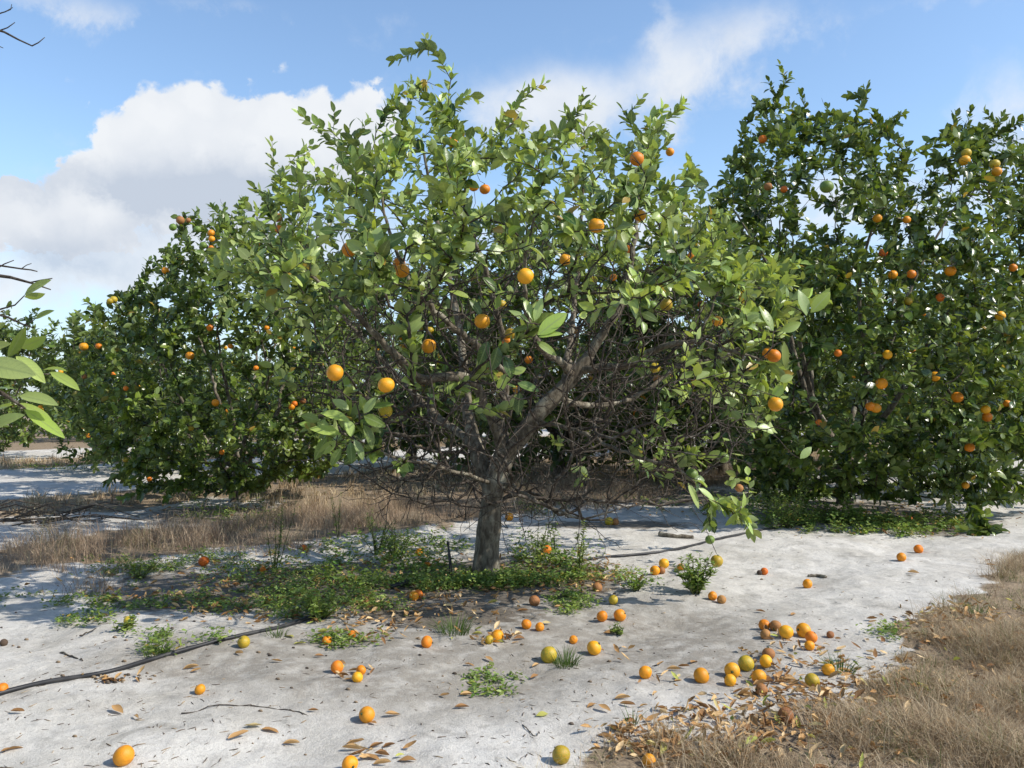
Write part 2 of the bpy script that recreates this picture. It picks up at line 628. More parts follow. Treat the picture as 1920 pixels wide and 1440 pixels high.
def uvc(x, y):
    return (x + y) / R2, (-x + y) / R2


def straw_mask(x, y):
    u, v = uvc(x, y)
    n = vnoise(x, y, .9, 11) * .8 + vnoise(x, y, .33, 12) * .6 + vnoise(x, y, .13, 13) * .35
    vv = v + n * .75
    near = sstep(1.95 - vv, -.15, .22)
    mid = sstep(vv, 7.3, 7.8) * sstep(9.75 - vv, 0, .4)
    row = sstep(vv, 11.2, 11.8) * sstep(14.2 - vv, 0, .6) * .9
    row = np.maximum(row, sstep(u + n * 2, 4.6, 6.0) * sstep(vv, 9.0, 9.5) * sstep(12 - vv, 0, .6) * .95)
    far = sstep(vv, 19.2, 20.0) * sstep(22.6 - vv, 0, .6)
    far2 = sstep(vv, 26, 27)
    return np.maximum.reduce([near, mid, row, far, far2 * .8])


# patches of soil and litter seen in the photograph: px, py, rx, ry
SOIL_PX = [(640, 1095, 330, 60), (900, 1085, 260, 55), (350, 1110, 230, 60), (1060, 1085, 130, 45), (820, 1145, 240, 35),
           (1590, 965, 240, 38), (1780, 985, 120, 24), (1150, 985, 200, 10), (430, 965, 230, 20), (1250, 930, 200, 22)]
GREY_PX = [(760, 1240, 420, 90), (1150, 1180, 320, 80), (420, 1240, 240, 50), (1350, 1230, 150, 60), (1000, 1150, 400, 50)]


def px_patch(x, y, patches):
    q = to_px(np.stack([x, y, np.zeros_like(x)], -1))
    out = np.zeros(len(x))
    ok = q[:, 2] > .8
    for cx, cy, rx, ry in patches:
        s = ((q[:, 0] - cx) / rx) ** 2 + ((q[:, 1] - cy) / ry) ** 2
        out = np.maximum(out, np.where(ok, np.exp(-s * 1.1), 0))
    return out


def axis(lo, hi, step, far):
    a = list(np.arange(lo, hi, step))
    s = step
    q = a[-1]
    while q < far:
        s *= 1.13
        q += s
        a.append(q)
    s, q, b = step, lo, []
    while q > -far:
        s *= 1.13
        q -= s
        b.append(q)
    return np.array(b[::-1] + a)


xs, ys = axis(-4.2, 5.2, .026, 1500), axis(2.3, 8.2, .026, 1500)
X, Y = np.meshgrid(xs, ys)
gx, gy = X.ravel(), Y.ravel()
V = np.stack([gx, gy, gh(gx, gy)], -1)
ny, nx = X.shape
idx = np.arange(nx * ny).reshape(ny, nx)
F = np.stack([idx[:-1, :-1], idx[:-1, 1:], idx[1:, 1:], idx[1:, :-1]], -1).reshape(-1, 4)
C = np.zeros((len(V), 4))
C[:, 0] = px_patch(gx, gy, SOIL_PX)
C[:, 1] = straw_mask(gx, gy)
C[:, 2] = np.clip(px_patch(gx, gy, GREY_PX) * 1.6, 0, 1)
mb = MB()
mb.add(V, F, C)
mg, t = new_mat('sandy_ground')
co = t.coord('Object')
soil, straw, grey, _ = t.attr('tint')
n1 = t.noise(co, 1.6, 6, .62, .4)
n2 = t.noise(co, 9, 6, .65)
n3 = t.noise(co, 45, 5, .7)
n4 = t.noise(co, 260, 3, .7)
cs = t.mix(t.ss(n1, .38, .66), (.73, .695, .63), (.58, .545, .48))
cs = t.mix(t.ss(n2, .47, .74, 0, .45), cs, (.37, .345, .31))
sm = t.noise(co, 3.6, 7, .72, .8)
cs = t.mix(t.ss(sm, .54, .68, 0, .55), cs, (.27, .25, .215))
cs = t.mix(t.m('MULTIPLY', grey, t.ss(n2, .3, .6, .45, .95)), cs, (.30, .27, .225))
cs = t.mix(t.ss(n3, .5, .74, 0, .5), cs, (.27, .245, .215))
n5 = t.noise(co, 125, 4, .75)
cs = t.mix(t.ss(n5, .55, .72, 0, .45), cs, (.24, .205, .17))
cs = t.mix(t.ss(n5, .45, .3, 0, .35), cs, (.72, .69, .63))
cs = t.mix(t.ss(n4, .52, .72, 0, .5), cs, (.21, .18, .15))
cs = t.mix(t.ss(n4, .42, .25, 0, .5), cs, (.70, .69, .66))
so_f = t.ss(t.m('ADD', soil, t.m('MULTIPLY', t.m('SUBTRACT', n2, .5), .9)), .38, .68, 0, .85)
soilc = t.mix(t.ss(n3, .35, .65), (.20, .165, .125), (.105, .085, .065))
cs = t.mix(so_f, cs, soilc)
st_f = t.ss(t.m('ADD', straw, t.m('MULTIPLY', t.m('SUBTRACT', n2, .5), .8)), .4, .65, 0, .9)
strawc = t.mix(t.ss(n3, .35, .65), (.36, .265, .16), (.17, .12, .075))
cs = t.mix(st_f, cs, strawc)
hh = t.m('ADD', t.m('MULTIPLY', n2, .8), t.m('ADD', t.m('MULTIPLY', n3, .16), t.m('ADD', t.m('MULTIPLY', n5, .2), t.m('MULTIPLY', n4, .14))))
t.out(t.principled(cs, .95, .1, t.bump(hh, .75, .035)).outputs[0])
tag(mb.build('ground', mg), 'pale sandy grove floor with wheel tracks and soil under the trees', 'ground', kind='structure')


# ------------------------------------------------------------------ trees
def poly_inside(px, py, poly):
    poly = np.asarray(poly, float)
    ins = np.zeros(len(px), bool)
    j = len(poly) - 1
    for i in range(len(poly)):
        xi, yi = poly[i]
        xj, yj = poly[j]
        c = ((yi > py) != (yj > py)) & (px < (xj - xi) * (py - yi) / (yj - yi + 1e-12) + xi)
        ins ^= c
        j = i
    return ins


def poly_dist(px, py, poly):
    poly = np.asarray(poly, float)
    d = np.full(len(px), 1e9)
    p = np.stack([px, py], -1)
    for i in range(len(poly)):
        a, b = poly[i - 1], poly[i]
        ab = b - a
        tt = np.clip(((p - a) @ ab) / (ab @ ab + 1e-9), 0, 1)
        d = np.minimum(d, np.linalg.norm(p - a - tt[:, None] * ab, axis=1))
    return d


class Tree:
    def __init__(self, root):
        self.pos = np.zeros((120000, 3))
        self.dir = np.zeros((120000, 3))
        self.pl = np.zeros(120000)
        self.par = np.full(120000, -1)
        self.hand = np.zeros(120000, bool)
        self.pen = np.zeros(120000)
        self.n = 0
        self.tips = []
        self.limbs = []
        self.root = np.asarray(root, float)

    def node(self, p, par, hand=False):
        i = self.n
        self.pos[i] = p
        self.par[i] = par
        self.hand[i] = hand
        if par >= 0:
            dd = p - self.pos[par]
            l = np.linalg.norm(dd)
            self.dir[i] = dd / max(l, 1e-9)
            self.pl[i] = self.pl[par] + l
        else:
            self.dir[i] = (0, 0, 1)
        self.n += 1
        return i

    def limb(self, pts, r0, r1, name='limb', rads=None):
        pts = np.asarray(pts, float)
        # Catmull-Rom resample
        seg = np.linalg.norm(np.diff(pts, axis=0), axis=1)
        out, ra = [], []
        k = len(pts)
        for i in range(k - 1):
            p0, p1, p2, p3 = pts[max(i - 1, 0)], pts[i], pts[i + 1], pts[min(i + 2, k - 1)]
            n = max(2, int(seg[i] / .06))
            for s in range(n + (i == k - 2)):
                tq = s / n
                q = .5 * (2 * p1 + (p2 - p0) * tq + (2 * p0 - 5 * p1 + 4 * p2 - p3) * tq ** 2 + (3 * p1 - p0 - 3 * p2 + p3) * tq ** 3)
                out.append(q)
                fr = (i + tq) / (k - 1)
                ra.append(r0 + (r1 - r0) * fr if rads is None else np.interp(fr, np.linspace(0, 1, len(rads)), rads))
        out = np.array(out)
        ra = np.array(ra)
        if r0 < .06:
            out[1:-1] += rng.normal(0, .007, (len(out) - 2, 3))
        par = -1
        if self.n:
            par = int(np.argmin(((self.pos[:self.n] - out[0]) ** 2).sum(1)))
        for q in out:
            par = self.node(q, par, True)
            if name == 'trunk':
                self.pen[par] = .9
        ra = ra * (1 + .06 * np.sin(np.arange(len(ra)) * 1.3 + r0 * 90))
        self.limbs.append((name, out, ra * (.86 if name == 'limb' else 1)))

    def grow(self, tips, kind, k=.28, step=.1, wig=.16, droop=0.0):
        tips = np.asarray(tips, float)
        order = np.argsort(np.linalg.norm(tips - self.root, axis=1) + rng.uniform(0, .6, len(tips)))
        for ti in order:
            tp = tips[ti]
            n = self.n
            dv = tp - self.pos[:n]
            ds = np.sqrt((dv ** 2).sum(1))
            ca = (dv * self.dir[:n]).sum(1) / np.maximum(ds, 1e-6)
            cost = ds * (1 + .35 * (1 - ca)) + k * self.pl[:n] + self.pen[:n]
            j = int(np.argmin(cost))
            D = ds[j]
            if D < .03:
                continue
            p0, d0 = self.pos[j], self.dir[j]
            m = max(2, int(D / step))
            tn = norm(d0 * .7 + dv[j] / D + rng.normal(0, .3, 3))
            p1 = p0 + tn * D * .4
            p2 = tp - (norm(dv[j] + np.array([0, 0, .3]) * D)) * D * .3
            par = j
            for s in range(1, m + 1):
                q = s / m
                pt = (1 - q) ** 3 * p0 + 3 * (1 - q) ** 2 * q * p1 + 3 * (1 - q) * q * q * p2 + q ** 3 * tp
                if s < m:
                    pt = pt + rng.normal(0, wig * step, 3)
                pt[2] = max(pt[2], .05)
                par = self.node(pt, par)
            self.tips.append((par, kind, tp))

    def radii(self, rt=.0022, ex=.38):
        n = self.n
        a = np.zeros(n)
        kids = np.zeros(n, int)
        for i in range(1, n):
            if self.par[i] >= 0:
                kids[self.par[i]] += 1
        a[kids == 0] = 1
        for i in range(n - 1, 0, -1):
            if self.par[i] >= 0:
                a[self.par[i]] += a[i]
        self.a = a
        return rt * a ** ex

    def twig_mesh(self, mb, r, rmax=.014):
        n = self.n
        best = np.full(n, -1)
        for i in range(1, n):
            p = self.par[i]
            if self.hand[i] or p < 0:
                continue
            if best[p] < 0 or self.a[i] > self.a[best[p]]:
                best[p] = i
        r = np.minimum(r, rmax)
        for i in range(1, n):
            if self.hand[i]:
                continue
            p = self.par[i]
            if (not self.hand[p]) and best[p] == i:
                continue
            ch = [p, i]
            while best[ch[-1]] >= 0:
                ch.append(best[ch[-1]])
            rr = r[ch].copy()
            rr[0] = min(rr[0], rr[1] * 1.3)
            rr[-1] *= .7
            ns = 3 if rr[0] < .004 else 4 if rr[0] < .007 else 6
            mb.tube(self.pos[ch], rr, ns, cap=False)

    def spray(self, tip, Ls):
        """points and tangents along the last Ls metres of a twig"""
        pts = [self.pos[tip]]
        i = tip
        acc = 0
        while self.par[i] >= 0 and acc < Ls:
            j = self.par[i]
            acc += np.linalg.norm(self.pos[j] - self.pos[i])
            pts.append(self.pos[j])
            i = j
            if self.hand[i]:
                break
        return np.array(pts)


SUNV = np.array(SDIR)


def leaf_sprays(T, mb, size, per, rows=ROWS5, Ls=(.22, .45), age_bias=0., keep=None, erect=.5):
    B, D, N, A, R, Lh = [], [], [], [], [], []
    for tip, kind, tp in T.tips:
        if kind not in ('leafy', 'spire'):
            continue
        ls = rng.uniform(*Ls) if kind == 'leafy' else rng.uniform(.35, .6)
        pts = T.spray(tip, ls)
        if len(pts) < 2:
            continue
        seg = np.linalg.norm(np.diff(pts, axis=0), axis=1)
        cum = np.concatenate([[0], np.cumsum(seg)])
        tot = min(cum[-1], ls)
        n = max(3, int(per * rng.uniform(.7, 1.3) * (2.0 if kind == 'spire' else 1)))
        ph = rng.uniform(0, 6.28)
        ag = np.clip(rng.normal(.42 + age_bias, .36), 0, 1)
        for k in range(n):
            s = tot * (k + rng.uniform(0, .5)) / n
            j = min(int(np.searchsorted(cum, s, 'right') - 1), len(seg) - 1)
            q = (s - cum[j]) / max(seg[j], 1e-6)
            b = pts[j] * (1 - q) + pts[j + 1] * q
            ax = norm(pts[j] - pts[j + 1])
            ph += 2.4 + rng.normal(0, .3)
            u = norm(np.cross(ax, np.array([.3, .2, .93])))
            v = np.cross(ax, u)
            rad = u * cos(ph) + v * sin(ph)
            spread = (rng.uniform(.45, 1.25) if kind == 'leafy' else rng.uniform(.25, .9)) if k > 0 else .12
            d = ax * cos(spread) + rad * sin(spread)
            d = d + np.array([0, 0, rng.normal(-.05, .25)])
            B.append(b + rad * .006)
            D.append(d)
            nn = ax * 1.0 - rad * .35 + np.array([0, 0, .3]) + SUNV * .55 + rng.normal(0, .3, 3)
            N.append(nn)
            A.append(np.clip(ag + rng.normal(0, .18) + .25 * (k < 3), 0, 1))
            Lh.append(size * rng.uniform(.62, 1.22) * (.75 if k < 2 else 1))
    B, D, N, A, Lh = (np.array(q) for q in (B, D, N, A, Lh))
    if keep is not None:
        kp = keep(B + norm(D) * (Lh * .5)[:, None])
        B, D, N, A, Lh = B[kp], D[kp], N[kp], A[kp], Lh[kp]
    n = len(B)
    leaves(mb, B, D, N, Lh, Lh * rng.uniform(.46, .66, n), rng.normal(.12, .16, n), rng.uniform(.05, .5, n), rng.random(n), A, rows, .03)
    return n


# fruit meshes, shared by every orange
def fruit_mesh(seed, flat=.95):
    mbx = MB()
    nu, nv = 28, 18
    th = np.linspace(0, pi, nv + 1)[1:-1]
    ph = np.arange(nu) * 2 * pi / nu
    TH, PH = np.meshgrid(th, ph, indexing='ij')
    rs = np.random.default_rng(seed)
    a, b, c = rs.uniform(0, 6, 3)
    rr = 1 + .018 * np.sin(2 * PH + a) * np.sin(TH) + .014 * np.sin(3 * PH + 2 * TH + b) + .012 * np.cos(2 * TH + c)
    rr = rr * (1 - .07 * np.exp(-(TH / .25) ** 2) - .03 * np.exp(-((pi - TH) / .2) ** 2))
    Vv = np.stack([rr * np.sin(TH) * np.cos(PH), rr * np.sin(TH) * np.sin(PH), flat * rr * np.cos(TH)], -1).reshape(-1, 3)
    Vv = np.concatenate([Vv, [[0, 0, flat * .92]], [[0, 0, -flat * .97]]])
    ix = np.arange((nv - 1) * nu).reshape(nv - 1, nu)
    Fq = np.stack([ix[:-1], ix[1:], np.roll(ix[1:], -1, 1), np.roll(ix[:-1], -1, 1)], -1).reshape(-1, 4)
    top, bot = (nv - 1) * nu, (nv - 1) * nu + 1
    T1 = np.stack([ix[0], np.roll(ix[0], -1), np.full(nu, top), np.full(nu, -1)], -1)
    T2 = np.stack([np.roll(ix[-1], -1), ix[-1], np.full(nu, bot), np.full(nu, -1)], -1)
    mbx.add(Vv, np.concatenate([Fq, T1, T2]))
    return mbx.mesh('orange_peel', M_FRUIT['o'])


FRUIT = [fruit_mesh(s, f) for s, f in ((1, .95), (2, .92), (3, .98), (4, .9))]


def stem_mesh():
    mbx = MB()
    mbx.tube([(0, 0, .88), (0, 0, .93), (0, 0, .97), (.02, .01, 1.02), (.04, .01, 1.12)], [.02, .19, .16, .07, .05], 7)
    return mbx.mesh('stem', M_STEM)


STEM = stem_mesh()


def fruit(name, kind, loc, r, rot, parent=None, stem=True, squash=1.0):
    o = bpy.data.objects.new(name, FRUIT[random.randrange(4)])
    COL.objects.link(o)
    o.location = [float(q) for q in loc]
    o.scale = (r, r, r * squash)
    o.rotation_euler = rot
    o.material_slots[0].link = 'OBJECT'
    o.material_slots[0].material = M_FRUIT[kind]
    if parent is not None:
        o.parent = parent
    if stem:
        s = bpy.data.objects.new('stem', STEM)
        COL.objects.link(s)
        s.parent = o
    return o


FR_LABEL = {'G': 'green unripe orange', 'g': 'greenish half ripe orange', 'b': 'brown withered orange'}


def px_tree(name, base, poly, depth, half, limbs, n_leafy, n_bare, leafprob, spires, fruits, fr_r, label, leafmat, size, per,
            group, n_extra_bare=2, edge=200, age=0., k=.28, shell=.5, bare_poly=None, bareprob=None, rt=.0024, front=True, extra=()):
    bx, by = base
    root = np.array([bx, by, float(gh(bx, by))])
    e = bpy.data.objects.new(name, None)
    COL.objects.link(e)
    e.location = root
    tag(e, label, 'tree', group)
    T = Tree(root)
    for nm, pts, r0, r1, rads in limbs:
        T.limb(pts, r0, r1, nm, rads)
    poly = np.asarray(poly, float)
    lo, hi = poly.min(0), poly.max(0)

    def sample(n, pl, prob, shell=shell):
        got = []
        while len(got) < n:
            q = rng.uniform(lo, hi, (4000, 2))
            ok = poly_inside(q[:, 0], q[:, 1], pl)
            q = q[ok]
            dd = np.clip(poly_dist(q[:, 0], q[:, 1], pl) / edge, 0, 1)
            Dp = half * np.sqrt(np.maximum(1 - (1 - dd) ** 2, 0)) + .1
            s = rng.uniform(-1, 1, len(q))
            s = np.sign(s) * np.abs(s) ** shell
            pr = prob(q[:, 0], q[:, 1], s)
            kk = rng.random(len(q)) < pr
            pts = PV(q[kk, 0], q[kk, 1], depth + s[kk] * Dp[kk])
            got += [p for p in pts if p[2] > .18]
        return np.array(got[:n])
    # fruit first, they hang free in front
    fpos, fk = [], []
    for fx, fy, fr, kd in fruits:
        Yd = FPX * fr_r / fr
        if front:
            de = np.clip(poly_dist(np.array([fx]), np.array([fy]), poly)[0] / edge, 0, 1)
            Yd = min(Yd, depth - .9 * half * math.sqrt(max(0, 1 - (1 - de) ** 2)))
        Yd = min(max(Yd, depth - half * 1.02), depth + half * .5)
        fpos.append((P(fx, fy, Yd), fr * Yd / FPX, kd))
    bare = sample(n_bare, np.asarray(bare_poly if bare_poly is not None else poly, float),
                  bareprob or (lambda x, y, s: np.ones(len(x)) * .7), .9)
    leafy = sample(n_leafy, poly, leafprob)
    if len(spires):
        sp_pts = np.array([P(x, y, depth + d_) for x, y, d_ in spires])
    T.grow(leafy, 'leafy', k)
    if len(spires):
        T.grow(sp_pts, 'spire', k, wig=.06)
    T.grow(bare, 'bare', k * .6, step=.12, wig=.1)
    if n_extra_bare:
        ex = np.concatenate([bare + rng.normal(0, .16, bare.shape) for _ in range(n_extra_bare)])
        ex = ex[ex[:, 2] > .12]
        T.grow(ex, 'bare', k * .4, step=.07, wig=.13)
    if len(extra):
        T.grow(np.array([P(*a_, d_) for a_, b_, w_, d_, g_ in extra]), 'stem', k * .4, step=.07)
    if fpos:
        T.grow(np.array([p + np.array([0, 0, r * 1.1]) for p, r, _ in fpos]), 'fruit', k * .3, step=.06)
    r = T.radii(rt)
    # parts
    for nm, pts, ra in T.limbs:
        m_ = MB()
        m_.tube(pts, ra, 40 if nm == 'trunk' else 14 if ra[0] > .06 else 9)
        if nm == 'trunk':
            q_ = m_.v[0]
            ang_ = np.arctan2(q_[:, 1] - by, q_[:, 0] - bx)
            zz = q_[:, 2] - root[2]
            dent = .045 * np.exp(-((ang_ + 1.5) / .26) ** 2 - ((zz - .1) / .1) ** 2) if name == 'orange_tree' else 0
            lob = .014 * np.cos(3 * ang_ + 1.2) * np.exp(-zz / .18) + .006 * np.cos(5 * ang_ + zz * 6) + .004 * np.sin(7 * ang_ - zz * 11)
            rad_ = norm(np.stack([np.cos(ang_), np.sin(ang_), 0 * ang_], -1))
            m_.v[0] = q_ + rad_ * (lob - dent)[:, None]
        ob = m_.build(nm, M_BARK, e, origin=None)
        ob.data.transform(Matrix.Translation(-Vector(root)))
    m_ = MB()
    T.twig_mesh(m_, r)
    ob = m_.build('twig_tangle', M_TWIG, e)
    ob.data.transform(Matrix.Translation(-Vector(root)))
    m_ = MB()
    if fpos:
        fp = np.array([p for p, _, _ in fpos])
        fr_ = np.array([q for _, q, _ in fpos])
        fq = to_px(fp)

        def keep(c):
            ok = np.ones(len(c), bool)
            cq = to_px(c)
            for i in range(len(fp)):
                # fruit sits clear of its neighbouring leaves
                ok &= np.linalg.norm(c - fp[i], axis=1) > fr_[i] * 1.5
                near = (np.hypot(cq[:, 0] - fq[i, 0], cq[:, 1] - fq[i, 1]) < 1.5 * FPX * fr_[i] / fq[i, 2]) & (cq[:, 2] < fq[i, 2]) & (cq[:, 2] > fq[i, 2] - 1.5)
                ok &= ~near
            return ok
    else:
        keep = None
    leaf_sprays(T, m_, size, per, age_bias=age, keep=keep)
    if len(extra):
        eb = np.array([P(*a_, d_) for a_, b_, w_, d_, g_ in extra])
        et = np.array([P(*b_, d_ + random.uniform(-.03, .02)) for a_, b_, w_, d_, g_ in extra])
        ew = np.array([w_ * d_ / FPX for a_, b_, w_, d_, g_ in extra])
        eg = np.array([g_ for a_, b_, w_, d_, g_ in extra], float)
        ne = len(extra)
        leaves(m_, eb, et - eb, np.array([.35, -.8, .45]) + rng.normal(0, .22, (ne, 3)), np.linalg.norm(et - eb, axis=1) * 1.08, ew * 1.05, rng.uniform(.02, .25, ne), rng.uniform(.1, .45, ne), rng.uniform(.1, .9, ne), eg, FINE, .03)
    ob = m_.build('foliage', leafmat, e)
    ob.data.transform(Matrix.Translation(-Vector(root)))
    for p, rr, kd in fpos:
        o = fruit('orange', kd, p - root, rr, (random.uniform(-.3, .3), random.uniform(-.3, .3), random.uniform(0, 6)), e, stem=rr * FPX / p[1] > 9)
        if kd in FR_LABEL:
            o['label'] = FR_LABEL[kd]
    return e, T


def L(*pts):
    return [P(*q) for q in pts]


# ---- the near tree in the middle
YM = 6.93
main_limbs = [
    ('trunk', [P(910, 1086, YM), P(911, 1060, YM), P(915, 1010, YM), P(922, 950, YM), P(928, 905, YM), P(940, 868, YM), P(948, 840, YM)], .13, .07,
     [.118, .104, .095, .09, .09, .095, .076]),
    ('limb', L((926, 925, YM), (905, 880, YM + .08), (890, 830, YM + .2), (878, 780, YM + .35), (872, 720, YM + .55), (862, 620, YM + .8), (838, 500, YM + 1.0), (812, 380, YM + 1.1), (790, 260, YM + 1.1)), .085, .012, [.085, .085, .075, .06, .05, .04, .03, .02, .012]),
    ('limb', L((946, 850, YM), (928, 800, YM - .1), (908, 755, YM - .2), (887, 712, YM - .3), (845, 705, YM - .45), (790, 712, YM - .6), (745, 668, YM - .8), (695, 618, YM - 1.0), (640, 560, YM - 1.1), (560, 500, YM - 1.1)), .055, .012, [.055, .05, .048, .046, .044, .042, .036, .026, .016, .01]),
    ('limb', L((938, 872, YM), (972, 825, YM - .03), (1010, 775, YM - .05), (1048, 735, YM - .05), (1080, 700, YM - .05), (1106, 664, YM - .05)), .085, .06, [.08, .082, .08, .074, .066, .056]),
    ('limb', L((1100, 672, YM - .05), (1140, 612, YM - .1), (1168, 560, YM - .1), (1186, 480, YM - .1), (1195, 400, YM), (1205, 300, YM + .1)), .045, .01, [.05, .042, .036, .028, .02, .01]),
    ('limb', L((1085, 695, YM - .05), (1130, 688, YM - .2), (1175, 683, YM - .3), (1230, 655, YM - .5), (1300, 640, YM - .7), (1360, 655, YM - .9), (1420, 672, YM - 1.0)), .04, .01, [.045, .04, .036, .03, .022, .016, .01]),
    ('limb', L((1075, 705, YM - .05), (1050, 680, YM - .3), (1015, 655, YM - .6), (990, 600, YM - .9), (985, 500, YM - 1.2), (1000, 400, YM - 1.3)), .036, .008, [.038, .034, .032, .022, .015, .008]),
    ('limb', L((948, 842, YM), (936, 795, YM + .05), (945, 750, YM + .1), (948, 690, YM + .1), (938, 610, YM), (915, 520, YM - .1), (880, 420, YM - .2), (860, 320, YM - .2)), .045, .01, [.05, .045, .04, .036, .03, .024, .016, .01]),
    ('limb', L((946, 700, YM + .1), (905, 655, YM - .3), (860, 620, YM - .6), (807, 573, YM - .8), (765, 520, YM - .9), (730, 430, YM - .9), (710, 330, YM - .8)), .034, .008, [.034, .032, .03, .026, .02, .014, .008]),
    ('limb', L((1062, 720, YM), (1070, 640, YM + .7), (1080, 540, YM + 1.2), (1090, 420, YM + 1.4), (1095, 300, YM + 1.3)), .045, .01, [.045, .036, .028, .02, .01]),
    ('limb', L((892, 838, YM + .2), (820, 780, YM + .8), (740, 700, YM + 1.1), (650, 600, YM + 1.2), (560, 480, YM + 1.1)), .045, .01, [.045, .038, .03, .02, .01]),
    ('limb', L((1040, 742, YM), (1110, 760, YM + .5), (1200, 740, YM + .9), (1290, 660, YM + 1.1), (1350, 540, YM + 1.0)), .035, .01, [.035, .03, .025, .018, .01]),
    ('limb', L((934, 905, YM - .05), (960, 912, YM - .3), (1000, 935, YM - .55), (1045, 958, YM - .8), (1092, 972, YM - .95), (1150, 960, YM - 1.1)), .016, .005, [.018, .016, .014, .012, .009, .005]),
    ('limb', L((1000, 790, YM - .03), (1060, 800, YM - .3), (1120, 825, YM - .6), (1190, 855, YM - .8), (1270, 880, YM - 1.0), (1340, 940, YM - 1.0)), .022, .006, [.024, .02, .018, .014, .01, .006]),
    ('limb', L((918, 905, YM - .05), (870, 890, YM - .4), (800, 870, YM - .8), (720, 850, YM - 1.1), (640, 810, YM - 1.2)), .02, .006, [.022, .018, .015, .011, .006]),
]
main_poly = [(390, 610), (382, 530), (425, 445), (448, 380), (520, 345), (540, 290), (580, 270), (640, 260), (700, 235), (730, 190), (760, 150), (800, 140), (840, 175), (860, 210),
             (920, 235), (980, 225), (1040, 225), (1100, 215), (1150, 250), (1190, 215), (1270, 225), (1285, 280), (1305, 340), (1365, 385), (1385, 450), (1475, 485), (1505, 520), (1490, 590),
             (1478, 650), (1490, 720), (1450, 800), (1400, 900), (1395, 980), (1330, 960), (1290, 920), (1180, 890), (1050, 940), (850, 920), (660, 900), (590, 860), (560, 740), (430, 640)]
main_bare = [(600, 640), (720, 480), (900, 420), (1100, 430), (1260, 480), (1420, 600), (1440, 720), (1400, 860), (1300, 940), (1120, 985), (900, 960), (720, 940), (620, 860), (570, 740)]


def main_prob(x, y, s):
    up = sstep(560 - y, -90, 90)
    cen = np.exp(-(((x - 960) / 260) ** 2)) * sstep(y, 400, 560)
    p = .5 + .5 * up
    low = sstep(y, 510, 650)
    side = np.where(x < 770, .13, np.where(x > 1185, .33, .03))
    p = p * (1 - low) + side * low
    p = p * (1 - .75 * cen)
    p = p * np.where((x < 560) & (y > 600), .7, 1)
    p = p * np.where((np.abs(s) < .55), .55, 1)
    return np.clip(p, 0, 1)


main_spires = [(797, 70, 0), (738, 112, .1), (848, 128, -.1), (770, 150, -.3), (980, 168, .2), (1024, 156, .1), (1094, 166, 0), (1110, 190, .2), (1206, 182, -.2), (1282, 192, .1), (1245, 200, .4), (626, 204, -.2),
               (562, 214, 0), (510, 264, -.1), (600, 250, .5), (690, 225, .3), (735, 190, -.4), (655, 240, -.5), (1165, 200, -.3), (900, 190, .4), (945, 215, -.5), (1060, 205, .6), (478, 352, -.2), (455, 372, .2),
               (1318, 345, .2), (1372, 392, 0), (870, 180, .2), (820, 200, -.6), (1500, 492, -.5), (1545, 560, -.9), (1480, 610, -.9), (1395, 968, -1.1), (1410, 1000, -1.0), (1330, 985, -1.1), (1440, 800, -1.0),
               (1010, 590, -1.7), (1040, 600, -1.9), (1000, 610, -1.9), (655, 790, -1.5), (600, 770, -1.5), (640, 850, -1.5), (690, 800, -1.6), (580, 800, -1.3), (930, 680, -1.6), (950, 720, -1.6), (975, 760, -1.5), (770, 610, -1.6), (735, 620, -1.6),
               (1470, 712, -.9), (1430, 770, -1.0), (1350, 860, -1.1), (1310, 900, -1.1), (1290, 850, -1.0), (1240, 800, -.9)]
